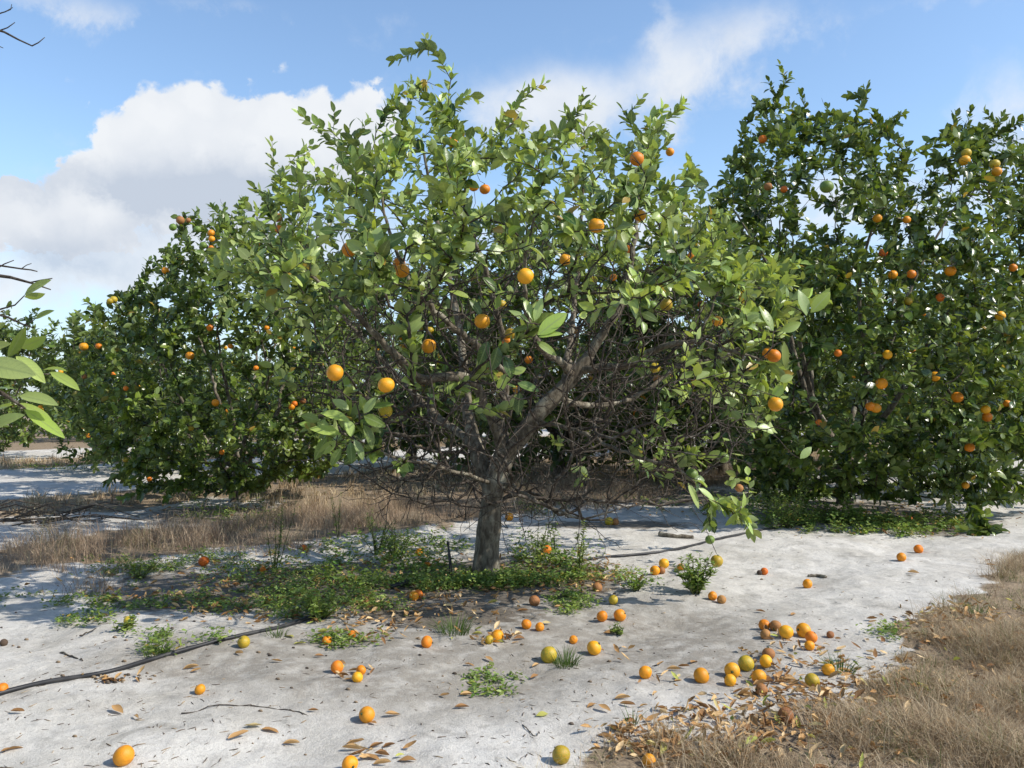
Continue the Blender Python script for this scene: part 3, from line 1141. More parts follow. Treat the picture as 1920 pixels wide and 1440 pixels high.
main_extra = [  # big leaves hanging free in front: base, tip, width, depth, youth
    ((655, 790), (603, 766), 20, 5.2, .9), ((640, 815), (583, 800), 23, 5.2, .7), ((682, 775), (703, 746), 16, 5.2, .8), ((686, 776), (676, 742), 16, 5.25, .75), ((648, 788), (662, 816), 21, 5.2, .85), ((636, 776), (656, 808), 20, 5.25, .9), ((682, 780), (721, 797), 21, 5.2, .35),
    ((682, 796), (704, 838), 20, 5.2, .3), ((657, 828), (660, 866), 17, 5.25, .25), ((664, 824), (683, 860), 16, 5.2, .35), ((630, 826), (600, 852), 18, 5.3, .5), ((614, 818), (588, 862), 17, 5.3, .45), ((640, 840), (620, 872), 16, 5.3, .3), ((700, 765), (735, 752), 14, 5.3, .6), ((655, 770), (625, 748), 18, 5.3, .8), ((600, 790), (566, 778), 18, 5.4, .6),
    ((1008, 628), (1060, 588), 28, 4.9, .95), ((1000, 602), (984, 556), 15, 4.95, .9), ((1002, 602), (1016, 560), 16, 4.95, .95), ((992, 604), (958, 578), 15, 4.95, .7), ((1006, 640), (1044, 664), 15, 4.95, .8), ((1010, 632), (1052, 622), 15, 4.9, .9), ((996, 612), (960, 620), 13, 5.0, .6),
    ((915, 640), (899, 682), 21, 5.1, .1), ((934, 650), (922, 694), 25, 5.1, .08), ((946, 668), (962, 706), 21, 5.1, .1), ((970, 718), (1008, 732), 17, 5.1, .25), ((975, 735), (971, 776), 18, 5.1, .1), ((948, 700), (934, 736), 17, 5.1, .55), ((960, 700), (985, 690), 15, 5.1, .6),
    ((752, 622), (788, 591), 25, 5.3, .75), ((750, 622), (716, 614), 21, 5.3, .3), ((755, 625), (776, 658), 14, 5.3, .45), ((764, 624), (792, 640), 15, 5.3, .4), ((882, 560), (845, 545), 14, 5.3, .6), ((880, 562), (906, 590), 16, 5.3, .2), ((905, 520), (935, 545), 18, 5.2, .15),
    ((1512, 592), (1502, 544), 24, 5.7, .7), ((1520, 586), (1556, 548), 24, 5.7, .6), ((1450, 622), (1430, 572), 20, 5.6, .6), ((1462, 620), (1505, 606), 18, 5.6, .75), ((1440, 600), (1395, 590), 20, 5.6, .5), ((1470, 640), (1476, 690), 14, 5.7, .8), ((1468, 722), (1450, 745), 18, 5.7, .7), ((1462, 715), (1486, 705), 16, 5.7, .75),
    ((1420, 800), (1452, 808), 20, 5.8, .9), ((1420, 800), (1398, 790), 12, 5.8, .7), ((1500, 860), (1522, 838), 14, 5.8, .8), ((1392, 965), (1412, 1000), 13, 5.8, .95), ((1390, 955), (1400, 925), 12, 5.8, .95), ((1385, 960), (1362, 985), 12, 5.8, .9), ((1388, 950), (1374, 930), 10, 5.8, .9), ((1290, 905), (1310, 950), 17, 5.7, .85), ((1310, 915), (1340, 935), 13, 5.7, .9),
    ((690, 480), (650, 450), 24, 4.9, .8), ((700, 470), (712, 425), 24, 4.9, .7), ((715, 465), (758, 440), 26, 4.9, .35), ((612, 450), (594, 418), 18, 5.0, .8), ((640, 420), (632, 376), 18, 5.1, .85), ((760, 430), (800, 455), 22, 4.95, .75), ((600, 470), (560, 480), 18, 5.0, .9), ((800, 470), (842, 462), 18, 5.0, .8), ((1245, 490), (1250, 450), 20, 5.1, .85), ((1240, 500), (1275, 520), 18, 5.1, .6)]
main_fruit = [(848, 266, 10, 'o'), (1194, 298, 13.5, 'o'), (1256, 285, 8, 'o'), (888, 350, 9.5, 'o'), (909, 355, 10, 'o'), (1118, 423, 15, 'y'), (1200, 404, 12, 'y'), (655, 468, 14, 'o'), (754, 508, 14, 'y'),
              (748, 494, 12, 'o'), (985, 518, 16, 'y'), (1060, 487, 11, 'y'), (904, 602, 14.5, 'y'), (940, 571, 10, 'g'), (1007, 571, 10, 'y'), (1008, 604, 10, 'g'), (957, 626, 11, 'g'), (952, 642, 11, 'o'), (804, 649, 14, 'y'),
              (1249, 571, 12, 'g'), (1222, 574, 11, 'G'), (628, 699, 16, 'y'), (724, 722, 15.5, 'y'), (722, 770, 14, 'g'), (1297, 890, 12, 'G'), (1356, 858, 11, 'G'), (1344, 1052, 11.5, 'g'), (1331, 1012, 9, 'G'),
              (1440, 662, 11, 'o'), (1451, 667, 13, 'o'), (1454, 758, 14, 'y'), (1345, 602, 10, 'y'), (1228, 690, 10, 'g'), (1232, 710, 8, 'b'), (1180, 467, 8, 'r'), (646, 580, 11, 'G'), (523, 430, 8, 'r'), (1386, 915, 8, 'b'),
              (530, 470, 8, 'G'), (1296, 480, 8, 'o'), (520, 408, 9, 'b'), (480, 458, 7, 'o'), (1150, 520, 7, 'o'), (1230, 330, 9, 'G')]
px_tree('orange_tree', TREES['main'], main_poly, YM, 2.15, main_limbs, 900, 1750, main_prob, main_spires, main_fruit, .049,
        'sparse orange tree in the middle with a bare forked trunk and twiggy open centre', M_LEAF, .106, 10, 'orange trees in the grove', bare_poly=main_bare, age=.1, bareprob=lambda x, y, s: np.clip(.65 + (y - 480) / 160, .65, 1) * np.where((x > 1100) & (y > 840), .45, 1), rt=.0028, front=False, extra=main_extra)


# ---- limbs for trees with hidden branching
def auto_limbs(base, H, R, n, fork=.55, tr=.11, lean=0.):
    bx, by = base
    z0 = float(gh(bx, by))
    top = np.array([bx + lean, by, z0 + fork])
    out = [('trunk', [np.array([bx, by, z0 - .08]), np.array([bx + .01, by, z0 + .1]), np.array([bx + lean * .6, by, z0 + fork * .6]), top], tr, tr * .75, [tr * 1.25, tr, tr * .85, tr * .8])]
    for i in range(n):
        a = 2 * pi * i / n + rng.uniform(-.3, .3)
        rr = R * rng.uniform(.5, .72)
        zz = H * rng.uniform(.62, .85)
        e = np.array([bx + cos(a) * rr, by + sin(a) * rr, z0 + zz])
        m1 = top + (e - top) * .35 + np.array([0, 0, -.05 * H]) + rng.normal(0, .08, 3)
        m2 = top + (e - top) * .7 + rng.normal(0, .1, 3)
        s = tr * .55
        out.append(('limb', [top - np.array([0, 0, .05]), m1, m2, e], s, .012, [s, s * .7, s * .4, .012]))
    return out


# ---- the tall tree on the right
right_poly = [(1330, 420), (1345, 330), (1385, 290), (1395, 230), (1430, 190), (1480, 180), (1530, 215), (1600, 215), (1650, 235), (1700, 235), (1725, 280), (1780, 240), (1840, 235), (1920, 255), (2000, 330), (2060, 520),
              (2050, 760), (1990, 900), (1900, 985), (1800, 990), (1720, 955), (1640, 945), (1560, 925), (1470, 945), (1400, 905), (1350, 800), (1330, 640)]


def right_prob(x, y, s):
    p = np.where(np.abs(s) < .5, .5, 1.0) * np.ones(len(x))
    hole = np.exp(-(((x - 1560) / 150) ** 2 + ((y - 740) / 130) ** 2))
    p = p * (1 - .6 * hole)
    gap = np.exp(-(((x - 1540) / 45) ** 2 + ((y - 390) / 60) ** 2))
    gap2 = np.exp(-(((x - 1740) / 60) ** 2 + ((y - 300) / 40) ** 2))
    p = p * np.where((y > 800) & (s < 0), 1.9, 1)
    return np.clip(p * .55 * (1 - .9 * gap) * (1 - .8 * gap2), 0, 1)


right_spires = [(1462, 122, 0), (1480, 140, .1), (1500, 170, 0), (1415, 190, .2), (1400, 222, -.1), (1590, 180, .2), (1626, 160, 0), (1640, 210, .3), (1550, 200, -.3), (1695, 210, 0), (1680, 225, .3), (1792, 212, .1), (1848, 210, -.1), (1820, 205, .2), (1900, 235, 0),
                (1362, 300, 0), (1378, 285, .3), (1345, 410, -.3), (1360, 360, .2), (1740, 270, .2), (1860, 1000, -2.3), (1830, 1005, -2.3), (1800, 995, -2.3), (1880, 1000, -2.2), (1850, 960, -2.2), (1440, 150, .1), (1880, 215, .2), (1915, 225, -.2)]
right_fruit = [(1430, 261, 8, 'r'), (1812, 287, 9, 'g'), (1809, 301, 10, 'y'), (1865, 308, 9.5, 'g'), (1869, 322, 9.5, 'y'), (1645, 409, 9, 'y'), (1700, 412, 7.5, 'o'), (1674, 515, 8.5, 'o'), (1709, 514, 8.5, 'o'), (1782, 508, 10, 'o'),
               (1656, 474, 8, 'r'), (1899, 502, 8, 'o'), (1763, 558, 8, 'r'), (1875, 592, 9.5, 'y'), (1664, 665, 9, 'y'), (1753, 706, 9.5, 'y'), (1653, 719, 11, 'o'), (1795, 745, 10.5, 'o'), (1632, 762, 9, 'o'), (1642, 765, 10, 'y'),
               (1848, 768, 8.5, 'y'), (1851, 782, 9.5, 'o'), (1888, 757, 7, 'o'), (1818, 839, 9, 'o'), (1703, 565, 8, 'g'), (1672, 590, 9, 'G'), (1550, 350, 13, 'G'), (1364, 360, 8, 'G'), (1757, 605, 7, 'G'), (1571, 662, 7, 'r'), (1888, 627, 6, 'g'), (1470, 355, 7, 'r'),
               (1810, 910, 7, 'y'), (1535, 792, 6, 'r'), (1440, 350, 8, 'b')]
rb = TREES['right']
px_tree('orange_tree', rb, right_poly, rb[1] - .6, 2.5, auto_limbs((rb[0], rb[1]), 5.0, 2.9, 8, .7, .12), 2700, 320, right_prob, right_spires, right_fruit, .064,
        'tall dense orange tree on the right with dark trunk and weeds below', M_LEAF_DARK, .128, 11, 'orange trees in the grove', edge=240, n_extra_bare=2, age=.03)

# ---- the bushy tree on the left
left_poly = [(132, 640), (128, 590), (165, 572), (205, 575), (240, 545), (280, 510), (300, 480), (330, 440), (350, 410), (400, 400), (470, 410), (560, 430), (640, 500), (680, 650), (660, 800), (630, 880), (560, 895), (510, 905),
             (470, 945), (400, 945), (350, 935), (300, 915), (240, 925), (205, 890), (175, 830), (150, 760), (125, 700)]


def left_prob(x, y, s):
    hole = np.exp(-(((x - 420) / 190) ** 2 + ((y - 690) / 55) ** 2))
    return np.where(np.abs(s) < .5, .5, 1.0) * (1 - .65 * hole)


left_spires = [(330, 408, 0), (345, 400, .1), (395, 385, .2), (420, 388, -.1), (280, 487, 0), (290, 492, .2), (135, 600, .1), (180, 575, 0), (215, 560, -.1), (255, 545, .1), (120, 640, 0), (160, 565, .2), (305, 470, -.2), (370, 395, -.2), (230, 935, -.9), (260, 930, -1), (200, 905, -.7), (310, 935, -1.1)]
left_fruit = [(396, 437, 6.5, 'o'), (397, 448, 6, 'o'), (396, 465, 5.5, 'o'), (310, 507, 7, 'o'), (213, 562, 7, 'g'), (206, 565, 6, 'g'), (157, 650, 8, 'y'), (185, 649, 6, 'o'), (394, 614, 7, 'o'), (356, 667, 8, 'y'), (404, 755, 7, 'o'), (338, 413, 8, 'b'), (353, 413, 5, 'b'),
              (432, 649, 5, 'o'), (324, 426, 7, 'G'), (381, 460, 7, 'G'), (370, 430, 7, 'G'), (314, 870, 6, 'G'), (358, 803, 5.5, 'g'), (375, 810, 6, 'G'), (497, 875, 6, 'G'), (416, 848, 5, 'r'), (280, 898, 5, 'r'), (236, 728, 5, 'r'), (552, 757, 6, 'r'), (547, 763, 6, 'o'), (568, 752, 6, 'b'),
              (158, 706, 5, 'b'), (236, 862, 5, 'g'), (500, 615, 5, 'o'), (480, 690, 5, 'r'), (517, 755, 5, 'G')]
lb = TREES['left']
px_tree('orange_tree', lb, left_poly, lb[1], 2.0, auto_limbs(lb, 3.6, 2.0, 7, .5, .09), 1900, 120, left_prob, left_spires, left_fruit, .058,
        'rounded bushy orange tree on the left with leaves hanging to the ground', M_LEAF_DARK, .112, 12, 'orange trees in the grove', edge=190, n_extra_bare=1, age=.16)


# ---- the further trees of the grove: two built once, copied along the rows
def grove_tree(seed, H, R, nleafy, nfruit):
    """built at the origin"""
    g0 = float(gh(0, 0))
    T = Tree((0, 0, 0))
    for nm, pts, r0, r1, rads in auto_limbs((0, 0), H, R, 6, .5, .09):
        T.limb([p - np.array([0, 0, g0]) for p in pts], r0, r1, nm, rads)
    tips = []
    lump = rng.uniform(0, 6, 3)
    while len(tips) < nleafy:
        d = norm(rng.normal(0, 1, 3))
        a = math.atan2(d[1], d[0])
        lum = 1 + .13 * sin(3 * a + lump[0]) + .1 * sin(5 * a + lump[1] + 3 * d[2]) + .1 * sin(7 * d[2] + lump[2])
        rr = rng.uniform(.35, 1) ** .45 * lum
        p = np.array([d[0] * R * rr, d[1] * R * rr, H * .5 + d[2] * H * .5 * rr])
        if d[2] < 0:
            p[:2] *= 1 + .25 * -d[2]
        if p[2] > .12:
            tips.append(p)
    T.grow(tips, 'leafy', .25, .16)
    e = bpy.data.objects.new('orange_tree', None)
    COL.objects.link(e)
    r = T.radii(.003)
    mt_ = MB()
    for nm, pts, ra in T.limbs:
        if nm == 'trunk':
            m_ = MB()
            m_.tube(pts, ra, 10)
            m_.build('trunk', M_BARK, e)
        else:
            mt_.tube(pts, ra, 6)
    T.twig_mesh(mt_, r)
    mt_.build('branchwork', M_TWIG, e)
    m_ = MB()
    leaf_sprays(T, m_, .15, 9, ROWS3, (.25, .5))
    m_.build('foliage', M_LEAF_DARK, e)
    for k in range(nfruit):
        a = rng.uniform(0, 6.28)
        z = rng.uniform(.25, .85)
        rad = R * math.sqrt(max(.05, 1 - ((z - .54) / .5) ** 2)) * 1.02
        fruit('orange', random.choice('ooyyrgg'), (cos(a) * rad, sin(a) * rad, H * z), .05, (0, 0, a), e, stem=False)
    return e


def copy_tree(e):
    c = e.copy()
    COL.objects.link(c)
    for ch in e.children:
        k = ch.copy()
        COL.objects.link(k)
        k.parent = c
    return c


protoA = grove_tree(1, 3.7, 2.15, 1150, 26)
protoB = grove_tree(2, 3.9, 2.3, 1200, 22)
G_FAR = 'further orange trees along the rows'
far = [  # x, y, scale, rot, proto, label
    (-7.55, 16.9, .86, 0.4, 0, 'low dark orange tree just behind the left edge of the bushy tree'),
    (-13.1, 20.3, 1.0, 2.0, 1, 'sunlit orange tree at the far left edge across the sand lane'),
    (0.9, 15.4, 1.34, 1.1, 0, 'orange tree straight behind the bare forked trunk'),
    (-2.2, 18.2, 1.28, 4.2, 1, 'orange tree seen behind the left limbs of the middle tree'),
    (6.0, 21.7, 1.05, 3.0, 0, 'orange tree seen in the gap between the middle and right trees'),
    (9.7, 16.9, 1.15, 5.1, 1, 'orange tree behind the tall right tree'),
    (3.9, 15.4, 1.25, .2, 1, 'lower orange tree just left behind the tall right tree'),
    (-5.2, 25.5, 1.0, 5.5, 0, None), (-14.6, 29.5, .86, 1.7, 0, None), (-10.2, 28.5, .9, 2.7, 1, None), (2.4, 27, 1.0, .9, 1, None), (-1.2, 31, 1.05, 4.4, 0, None),
    (11, 26.7, 1.1, 2.2, 0, None), (7.3, 32, 1.0, 3.7, 1, None), (14.6, 21.9, 1.1, 1.3, 0, None), (16, 31.6, 1.1, .3, 1, None), (-20, 27, 1.0, 3.3, 1, None), (-17.2, 23, 1.0, 1.3, 0, None), (-24, 36, 1.1, 2.3, 0, None), (-12.5, 37, .9, 5.3, 0, None), (6, 38, 1.1, 2, 0, None), (13, 38, 1.1, 4, 1, None), (-4, 38, 1.1, 1, 1, None), (22, 38, 1.2, 3, 0, None), (-17, 36, 1.0, .3, 0, None), (-9, 37, 1.0, 4.0, 1, None), (21, 27, 1.1, 2.9, 1, None),
]
used = [False, False]
for x, y, s, rz, pk, lab in far:
    pr = (protoA, protoB)[pk]
    o = pr if not used[pk] else copy_tree(pr)
    used[pk] = True
    o.location = (x, y, float(gh(x, y)) - .02)
    o.scale = (s, s, s)
    o.rotation_euler = (0, 0, rz)
    tag(o, lab or 'distant orange tree in the rows behind the nearer trees, mostly hidden', 'tree', G_FAR)

# ---- the tree standing just outside the left edge: its crown and the branch that reaches into view
nx_, ny_ = -4.95, 1.9
near = copy_tree(protoB)
near.location = (nx_, ny_, float(gh(nx_, ny_)) - .02)
near.scale = (1.0, 1.0, 1.08)
near.rotation_euler = (0, 0, 2.4)
tag(near, 'close orange tree at the left edge reaching one leafy branch into view', 'tree', 'orange trees in the grove')
bpy.context.view_layer.update()
inv = np.array(near.matrix_world.inverted())


def loc_near(p):
    p = np.atleast_2d(p)
    return p @ inv[:3, :3].T + inv[:3, 3]


YB = 2.35
m_ = MB()
stem_in = np.array([nx_ + .25, ny_, 1.2])
for pts, r0, r1 in (
        ([stem_in, P(-500, 760, 2.2), P(-200, 730, 2.3), P(-40, 722, YB), P(5, 738, YB), P(48, 766, YB)], .02, .0025),
        ([P(-300, 740, 2.28), P(-120, 670, YB), P(-30, 700, YB), P(20, 690, YB + .05), P(60, 700, YB + .1), P(96, 702, YB + .1)], .007, .0016),
        ([P(-400, 745, 2.25), P(-200, 560, YB + .1), P(-40, 512, YB + .1), P(20, 520, YB + .1), P(60, 531, YB + .1), P(95, 543, YB + .1)], .009, .0018),
        ([P(55, 530, YB + .1), P(78, 525, YB + .1), P(98, 522, YB + .1)], .002, .0014),
        ([P(-60, 515, YB + .1), P(0, 498, YB + .1), P(40, 504, YB + .1), P(58, 506, YB + .1), P(70, 509, YB + .1)], .003, .0015),
        ([P(-20, 512, YB + .1), P(8, 495, YB + .1), P(26, 488, YB + .1)], .0025, .0012),
        ([P(40, 504, YB + .1), P(50, 497, YB + .1), P(59, 494, YB + .1)], .0016, .001),
        ([P(-160, 570, YB + .1), P(-30, 582, YB + .1), P(15, 595, YB + .1), P(45, 609, YB + .1), P(64, 615, YB + .1)], .005, .0018),
        ([P(45, 609, YB + .1), P(58, 604, YB + .1), P(67, 597, YB + .1)], .002, .0012),
        ([P(-40, 590, YB + .1), P(0, 580, YB + .1), P(28, 572, YB + .1), P(46, 554, YB + .1)], .003, .0016),
        ([P(30, 604, YB + .1), P(38, 598, YB + .1), P(46, 596, YB + .1)], .0016, .001),
        ([P(-500, 500, 2.2), P(-300, 200, 2.3), P(-100, 80, YB), P(-20, 52, YB), P(8, 60, YB), P(34, 74, YB), P(60, 86, YB), P(72, 80, YB), P(84, 70, YB)], .0055, .0009),
        ([P(-20, 52, YB), P(0, 57, YB), P(14, 52, YB), P(28, 42, YB)], .0024, .001),
        ([P(-60, 60, YB), P(-10, 28, YB), P(10, 22, YB), P(24, 14, YB)], .003, .001),
        ([P(-60, 70, YB), P(-8, 84, YB), P(6, 90, YB)], .002, .001),
        ([P(10, 22, YB), P(20, 18, YB), P(22, 8, YB)], .0014, .0009)):
    q = loc_near(np.array(pts))
    rr = np.linspace(r0, r1, len(q))
    m_.tube(q, rr, 6)
m_.build('reaching_branch', M_TWIG, near)
near_leaves = [  # base px, tip px, width px, depth, facing
    ((-32, 682), (62, 699), 46, 2.3, (.25, -1, .35)), ((30, 668), (84, 714), 30, 2.4, (.5, -.8, .4)), ((15, 670), (48, 616), 24, 2.38, (.75, -.5, .3)), ((36, 652), (86, 634), 27, 2.42, (.3, -.7, -.5)),
    ((94, 698), (149, 729), 24, 2.45, (.2, -.6, .75)), ((36, 742), (108, 755), 30, 2.33, (.3, -.7, .7)), ((30, 756), (98, 774), 20, 2.37, (.2, -.45, .9)), ((46, 768), (121, 816), 28, 2.33, (.5, -.7, .6)),
    ((-34, 812), (36, 770), 34, 2.3, (-.2, -.8, .6)), ((-30, 732), (26, 720), 15, 2.35, (.1, -.3, 1)), ((-20, 776), (18, 752), 20, 2.34, (.1, -.6, .8)), ((46, 553), (90, 521), 22, 2.45, (-.4, -.8, .3)),
    ((46, 557), (83, 553), 17, 2.46, (.1, -.7, -.6)), ((66, 598), (98, 580), 14, 2.45, (.3, -.8, .4)), ((-40, 660), (16, 640), 26, 2.4, (.4, -.7, .5)), ((-30, 630), (4, 604), 20, 2.5, (.4, -.8, .3)), ((80, 694), (124, 688), 16, 2.5, (.3, -.4, .8)),
    ((-60, 850), (-8, 800), 30, 2.35, (.4, -.8, .4)), ((-70, 690), (-20, 720), 30, 2.32, (.4, -.8, .4))]
B = np.array([P(*a, d) for a, b, ww, d, nn in near_leaves])
TP = np.array([P(*b, d - .03) for a, b, ww, d, nn in near_leaves])
NN = np.array([nn for *_, nn in near_leaves], float)
LL = np.linalg.norm(TP - B, axis=1)
WW = np.array([.86 * ww * d / FPX for a, b, ww, d, nn in near_leaves])
Bl, Tl = loc_near(B), loc_near(TP)
Nl = NN @ inv[:3, :3].T
m_ = MB()
FINE = (np.array([0, .06, .18, .34, .5, .66, .8, .92, 1.0]), np.array([.04, .24, .68, .95, 1.0, .9, .66, .32, .02]))
leaves(m_, Bl, Tl - Bl, Nl, LL, WW, rng.uniform(.05, .18, len(LL)), rng.uniform(.15, .5, len(LL)), rng.uniform(.1, .9, len(LL)), rng.uniform(.3, .9, len(LL)), FINE, .02)
m_.build('foliage', M_LEAF_NEAR, near)

# ------------------------------------------------------------------ fallen oranges, one object each
G_OR = 'fallen oranges on the ground'
ground_fruit = [
    (232, 1416, 19, 'y', 'largest bright orange alone on bare sand at the lower left'),
    (375, 1292, 10, 'y', 'small orange resting on a brown leaf right of the black hose'),
    (4, 1291, 11, 'o', 'orange beside the black hose where it leaves the frame at left'),
    (457, 1203, 11.5, 'g', 'half green orange touching the black hose'),
    (613, 1200, 9, 'o', 'small orange right of two yellow-green leaves near the hose end'),
    (632, 1250, 12, 'r', 'deep orange fruit beside a long tan leaf, left of a touching pair'),
    (241, 1163, 9, 'g', 'greenish orange half hidden by a sprig in the left shade'),
    (382, 1052, 10, 'r', 'split red-orange fruit in the weeds at the brown grass edge'),
    (493, 1068, 6, 'r', 'small red-orange fruit in shaded weeds below the leggy weed'),
    (506, 1123, 5.5, 'o', 'tiny orange in the shaded litter left of the trunk'),
    (7, 1204, 7, 'd', 'blackened shrivelled orange at the left edge of the sand'),
    (688, 1339, 15, 'y', 'bright orange on a tan leaf in the left centre foreground'),
    (656, 1431, 15, 'o', 'orange cut off by the bottom edge among dry leaves'),
    (677, 1256, 9.5, 'o', 'upper orange of the touching pair left of centre'),
    (670, 1269, 10.5, 'y', 'lower orange of the touching pair left of centre'),
    (800, 1203, 11.5, 'r', 'deep orange fruit alone on grey sand left of the grass tuft'),
    (660, 1189, 8, 'r', 'reddish orange at the tip of a small weed patch'),
    (932, 1192, 12.5, 'o', 'orange resting on a heap of dry leaves in the centre'),
    (917, 1199, 8.5, 'g', 'dark greenish orange tucked against the orange on the leaf heap'),
    (987, 1170, 9.5, 'o', 'left and larger of two small oranges above the centre'),
    (1012, 1175, 8.5, 'o', 'right and smaller of two small oranges above the centre'),
    (1002, 1125, 10.5, 'b', 'dull brown rotten orange left of the low weed patch'),
    (1075, 1199, 8, 'o', 'small orange left of a yellow-green larger one in the centre'),
    (1114, 1214, 13.5, 'y', 'yellow-orange fruit alone right of the grass tuft in the centre'),
    (1029, 1227, 15.5, 'g', 'big yellow-green orange touching a green grass tuft'),
    (1129, 1155, 10.5, 'o', 'left orange of a pair right of the low weed patch'),
    (1162, 1153, 11.5, 'o', 'right orange of a pair right of the low weed patch'),
    (1150, 1124, 9.5, 'g', 'brownish green orange just above a pair of bright ones'),
    (1120, 1100, 9.5, 'b', 'brownish orange behind a dry leaf right of the trunk'),
    (1228, 1069, 9.5, 'o', 'front orange of a small cluster left of the bushy weed'),
    (1245, 1056, 9.5, 'y', 'rear orange of a small cluster left of the bushy weed'),
    (1241, 1069, 7, 'b', 'brown fruit squeezed between two oranges left of the bushy weed'),
    (1276, 1063, 7, 'o', 'little orange peeping out at the left side of the bushy weed'),
    (1210, 1260, 12.5, 'o', 'orange with tan leaves beside it, between the centre and the heap'),
    (1052, 1414, 17.5, 'g', 'large olive green orange near the bottom edge'),
    (1217, 1426, 13, 'y', 'yellow fruit sunk in dry grass at the bottom edge'),
    (1025, 1030, 9, 'r', 'red-orange fruit in green weeds right of the trunk'),
    (786, 1035, 7.5, 'o', 'orange in the weeds left of the black stake'),
    (776, 1117, 9, 'o', 'front orange of a pair in weeds below the short pipe'),
    (784, 1114, 9, 'r', 'rear orange of a pair in weeds below the short pipe'),
    (801, 1059, 6.5, 'r', 'broken orange fruit among weeds close to the black stake'),
    (647, 1087, 6.5, 'r', 'small reddish fruit in the dense shaded weeds'),
    (955, 969, 8, 'y', 'orange on the sand behind the trunk'),
    (1142, 977, 8, 'g', 'left brownish fruit of a pair under the twigs behind the trunk'),
    (1153, 978, 7.5, 'b', 'right brownish fruit of a pair under the twigs behind the trunk'),
    (1433, 1071, 7, 'r', 'small orange with a dark one at its left on the sand road'),
    (1424, 1073, 5, 'd', 'dark shrivelled fruit touching a small orange on the sand road'),
    (1514, 1094, 9, 'o', 'lone orange in the middle of the sand road at right'),
    (1690, 1044, 8.5, 'o', 'nearer of two oranges on the sand road before the right tree'),
    (1722, 1029, 8.5, 'r', 'farther of two oranges on the sand road before the right tree'),
    (1336, 1117, 8.5, 'o', 'left of two oranges at the foot of the bushy weed'),
    (1353, 1123, 8.5, 'b', 'right, browner of two oranges at the foot of the bushy weed'),
    (1433, 1171, 10.5, 'o', 'orange at the back left of the upper fruit heap'),
    (1454, 1172, 11, 'b', 'olive brown fruit between oranges at the back of the upper heap'),
    (1435, 1188, 10, 'b', 'brownish orange at the front left of the upper heap'),
    (1474, 1184, 13, 'y', 'pale yellow-orange fruit in the middle of the upper heap'),
    (1507, 1181, 14, 'y', 'largest yellow-orange fruit of the upper heap'),
    (1521, 1194, 11, 'r', 'brown-orange fruit against the largest of the upper heap'),
    (1518, 1210, 9.5, 'o', 'lowest orange of the upper heap at the grass edge'),
    (1557, 1189, 7, 'b', 'dull fruit half buried in dry grass right of the upper heap'),
    (1441, 1224, 12, 'b', 'brown fruit at the back of the lower heap'),
    (1436, 1239, 12, 'y', 'yellow fruit in front of the brown one in the lower heap'),
    (1399, 1243, 15, 'g', 'big green and yellow fruit at the top of the lower heap'),
    (1373, 1256, 14.5, 'y', 'yellow-orange fruit below the big green one in the lower heap'),
    (1369, 1275, 11.5, 'y', 'small bright fruit at the front of the lower heap'),
    (1315, 1266, 14.5, 'y', 'orange standing apart at the left of the lower heap'),
    (1423, 1268, 14, 'y', 'orange at the right of the lower heap above a brown one'),
    (1428, 1292, 12, 'b', 'brown-orange fruit lowest in the lower heap among dry leaves'),
    (1553, 1255, 11.5, 'y', 'yellow fruit at the grass edge above a greenish one'),
    (1523, 1275, 13.5, 'g', 'greenish yellow fruit with a dark scar at the grass edge'),
    (1473, 1340, 15.5, 'b', 'dull brown-orange fruit in the leaf litter below the heaps'),
    (1835, 1329, 10.5, 'b', 'brown fruit sunk in the dry grass at far right'),
    (1704, 973, 7, 'r', 'dim orange in the weeds under the right tree'),
    (570, 1028, 6, 'r', 'faint orange in the shaded weeds left of the trunk, near the brown grass'),
]
gf_pos = []
for px, py, r, kd, lab in ground_fruit:
    g = G(px, py + r * .9)
    rad = r * g[1] / FPX
    sq = .9 if kd in 'bd' else 1.0
    loc = np.array([g[0], g[1] + .0, g[2] + rad * .82 * sq])
    o = fruit('orange', kd, loc, rad, (random.uniform(-2.2, 2.2), random.uniform(-1.2, 1.2), random.uniform(0, 6)), None, stem=(r > 9 and kd != 'd'))
    tag(o, lab, 'orange', G_OR)
    gf_pos.append((g[0], g[1], rad))
gf_pos = np.array(gf_pos)


# ------------------------------------------------------------------ irrigation hose and stake
def gline(pts, lift, step=.12):
    out = []
    w_ = [G(*p) for p in pts]
    for a, b in zip(w_[:-1], w_[1:]):
        n = max(2, int(np.linalg.norm(b - a) / step))
        for i in range(n):
            q = a + (b - a) * i / n
            out.append([q[0], q[1], float(gh(q[0], q[1])) + lift])
    q = w_[-1]
    out.append([q[0], q[1], float(gh(q[0], q[1])) + lift])
    out = np.array(out)
    out[1:-1, 2] = (out[:-2, 2] + out[1:-1, 2] * 2 + out[2:, 2]) / 4 + .004
    return out


def smooth_gline(pts, lift, sub=10):
    w_ = np.array([G(*p) for p in pts])
    out = []
    k = len(w_)
    for i in range(k - 1):
        p0, p1, p2, p3 = w_[max(i - 1, 0)], w_[i], w_[i + 1], w_[min(i + 2, k - 1)]
        for s in range(sub):
            q = s / sub
            c = .5 * (2 * p1 + (p2 - p0) * q + (2 * p0 - 5 * p1 + 4 * p2 - p3) * q * q + (3 * p1 - p0 - 3 * p2 + p3) * q ** 3)
            out.append(c)
    out.append(w_[-1])
    out = np.array(out)
    z = gh(out[:, 0], out[:, 1])
    if len(out) > 30:      # a stiff hose bridges the small bumps
        kz = np.ones(13) / 13
        z = np.convolve(np.pad(z, 6, mode='edge'), kz, 'valid') + .004
    out[:, 2] = z + lift
    return out


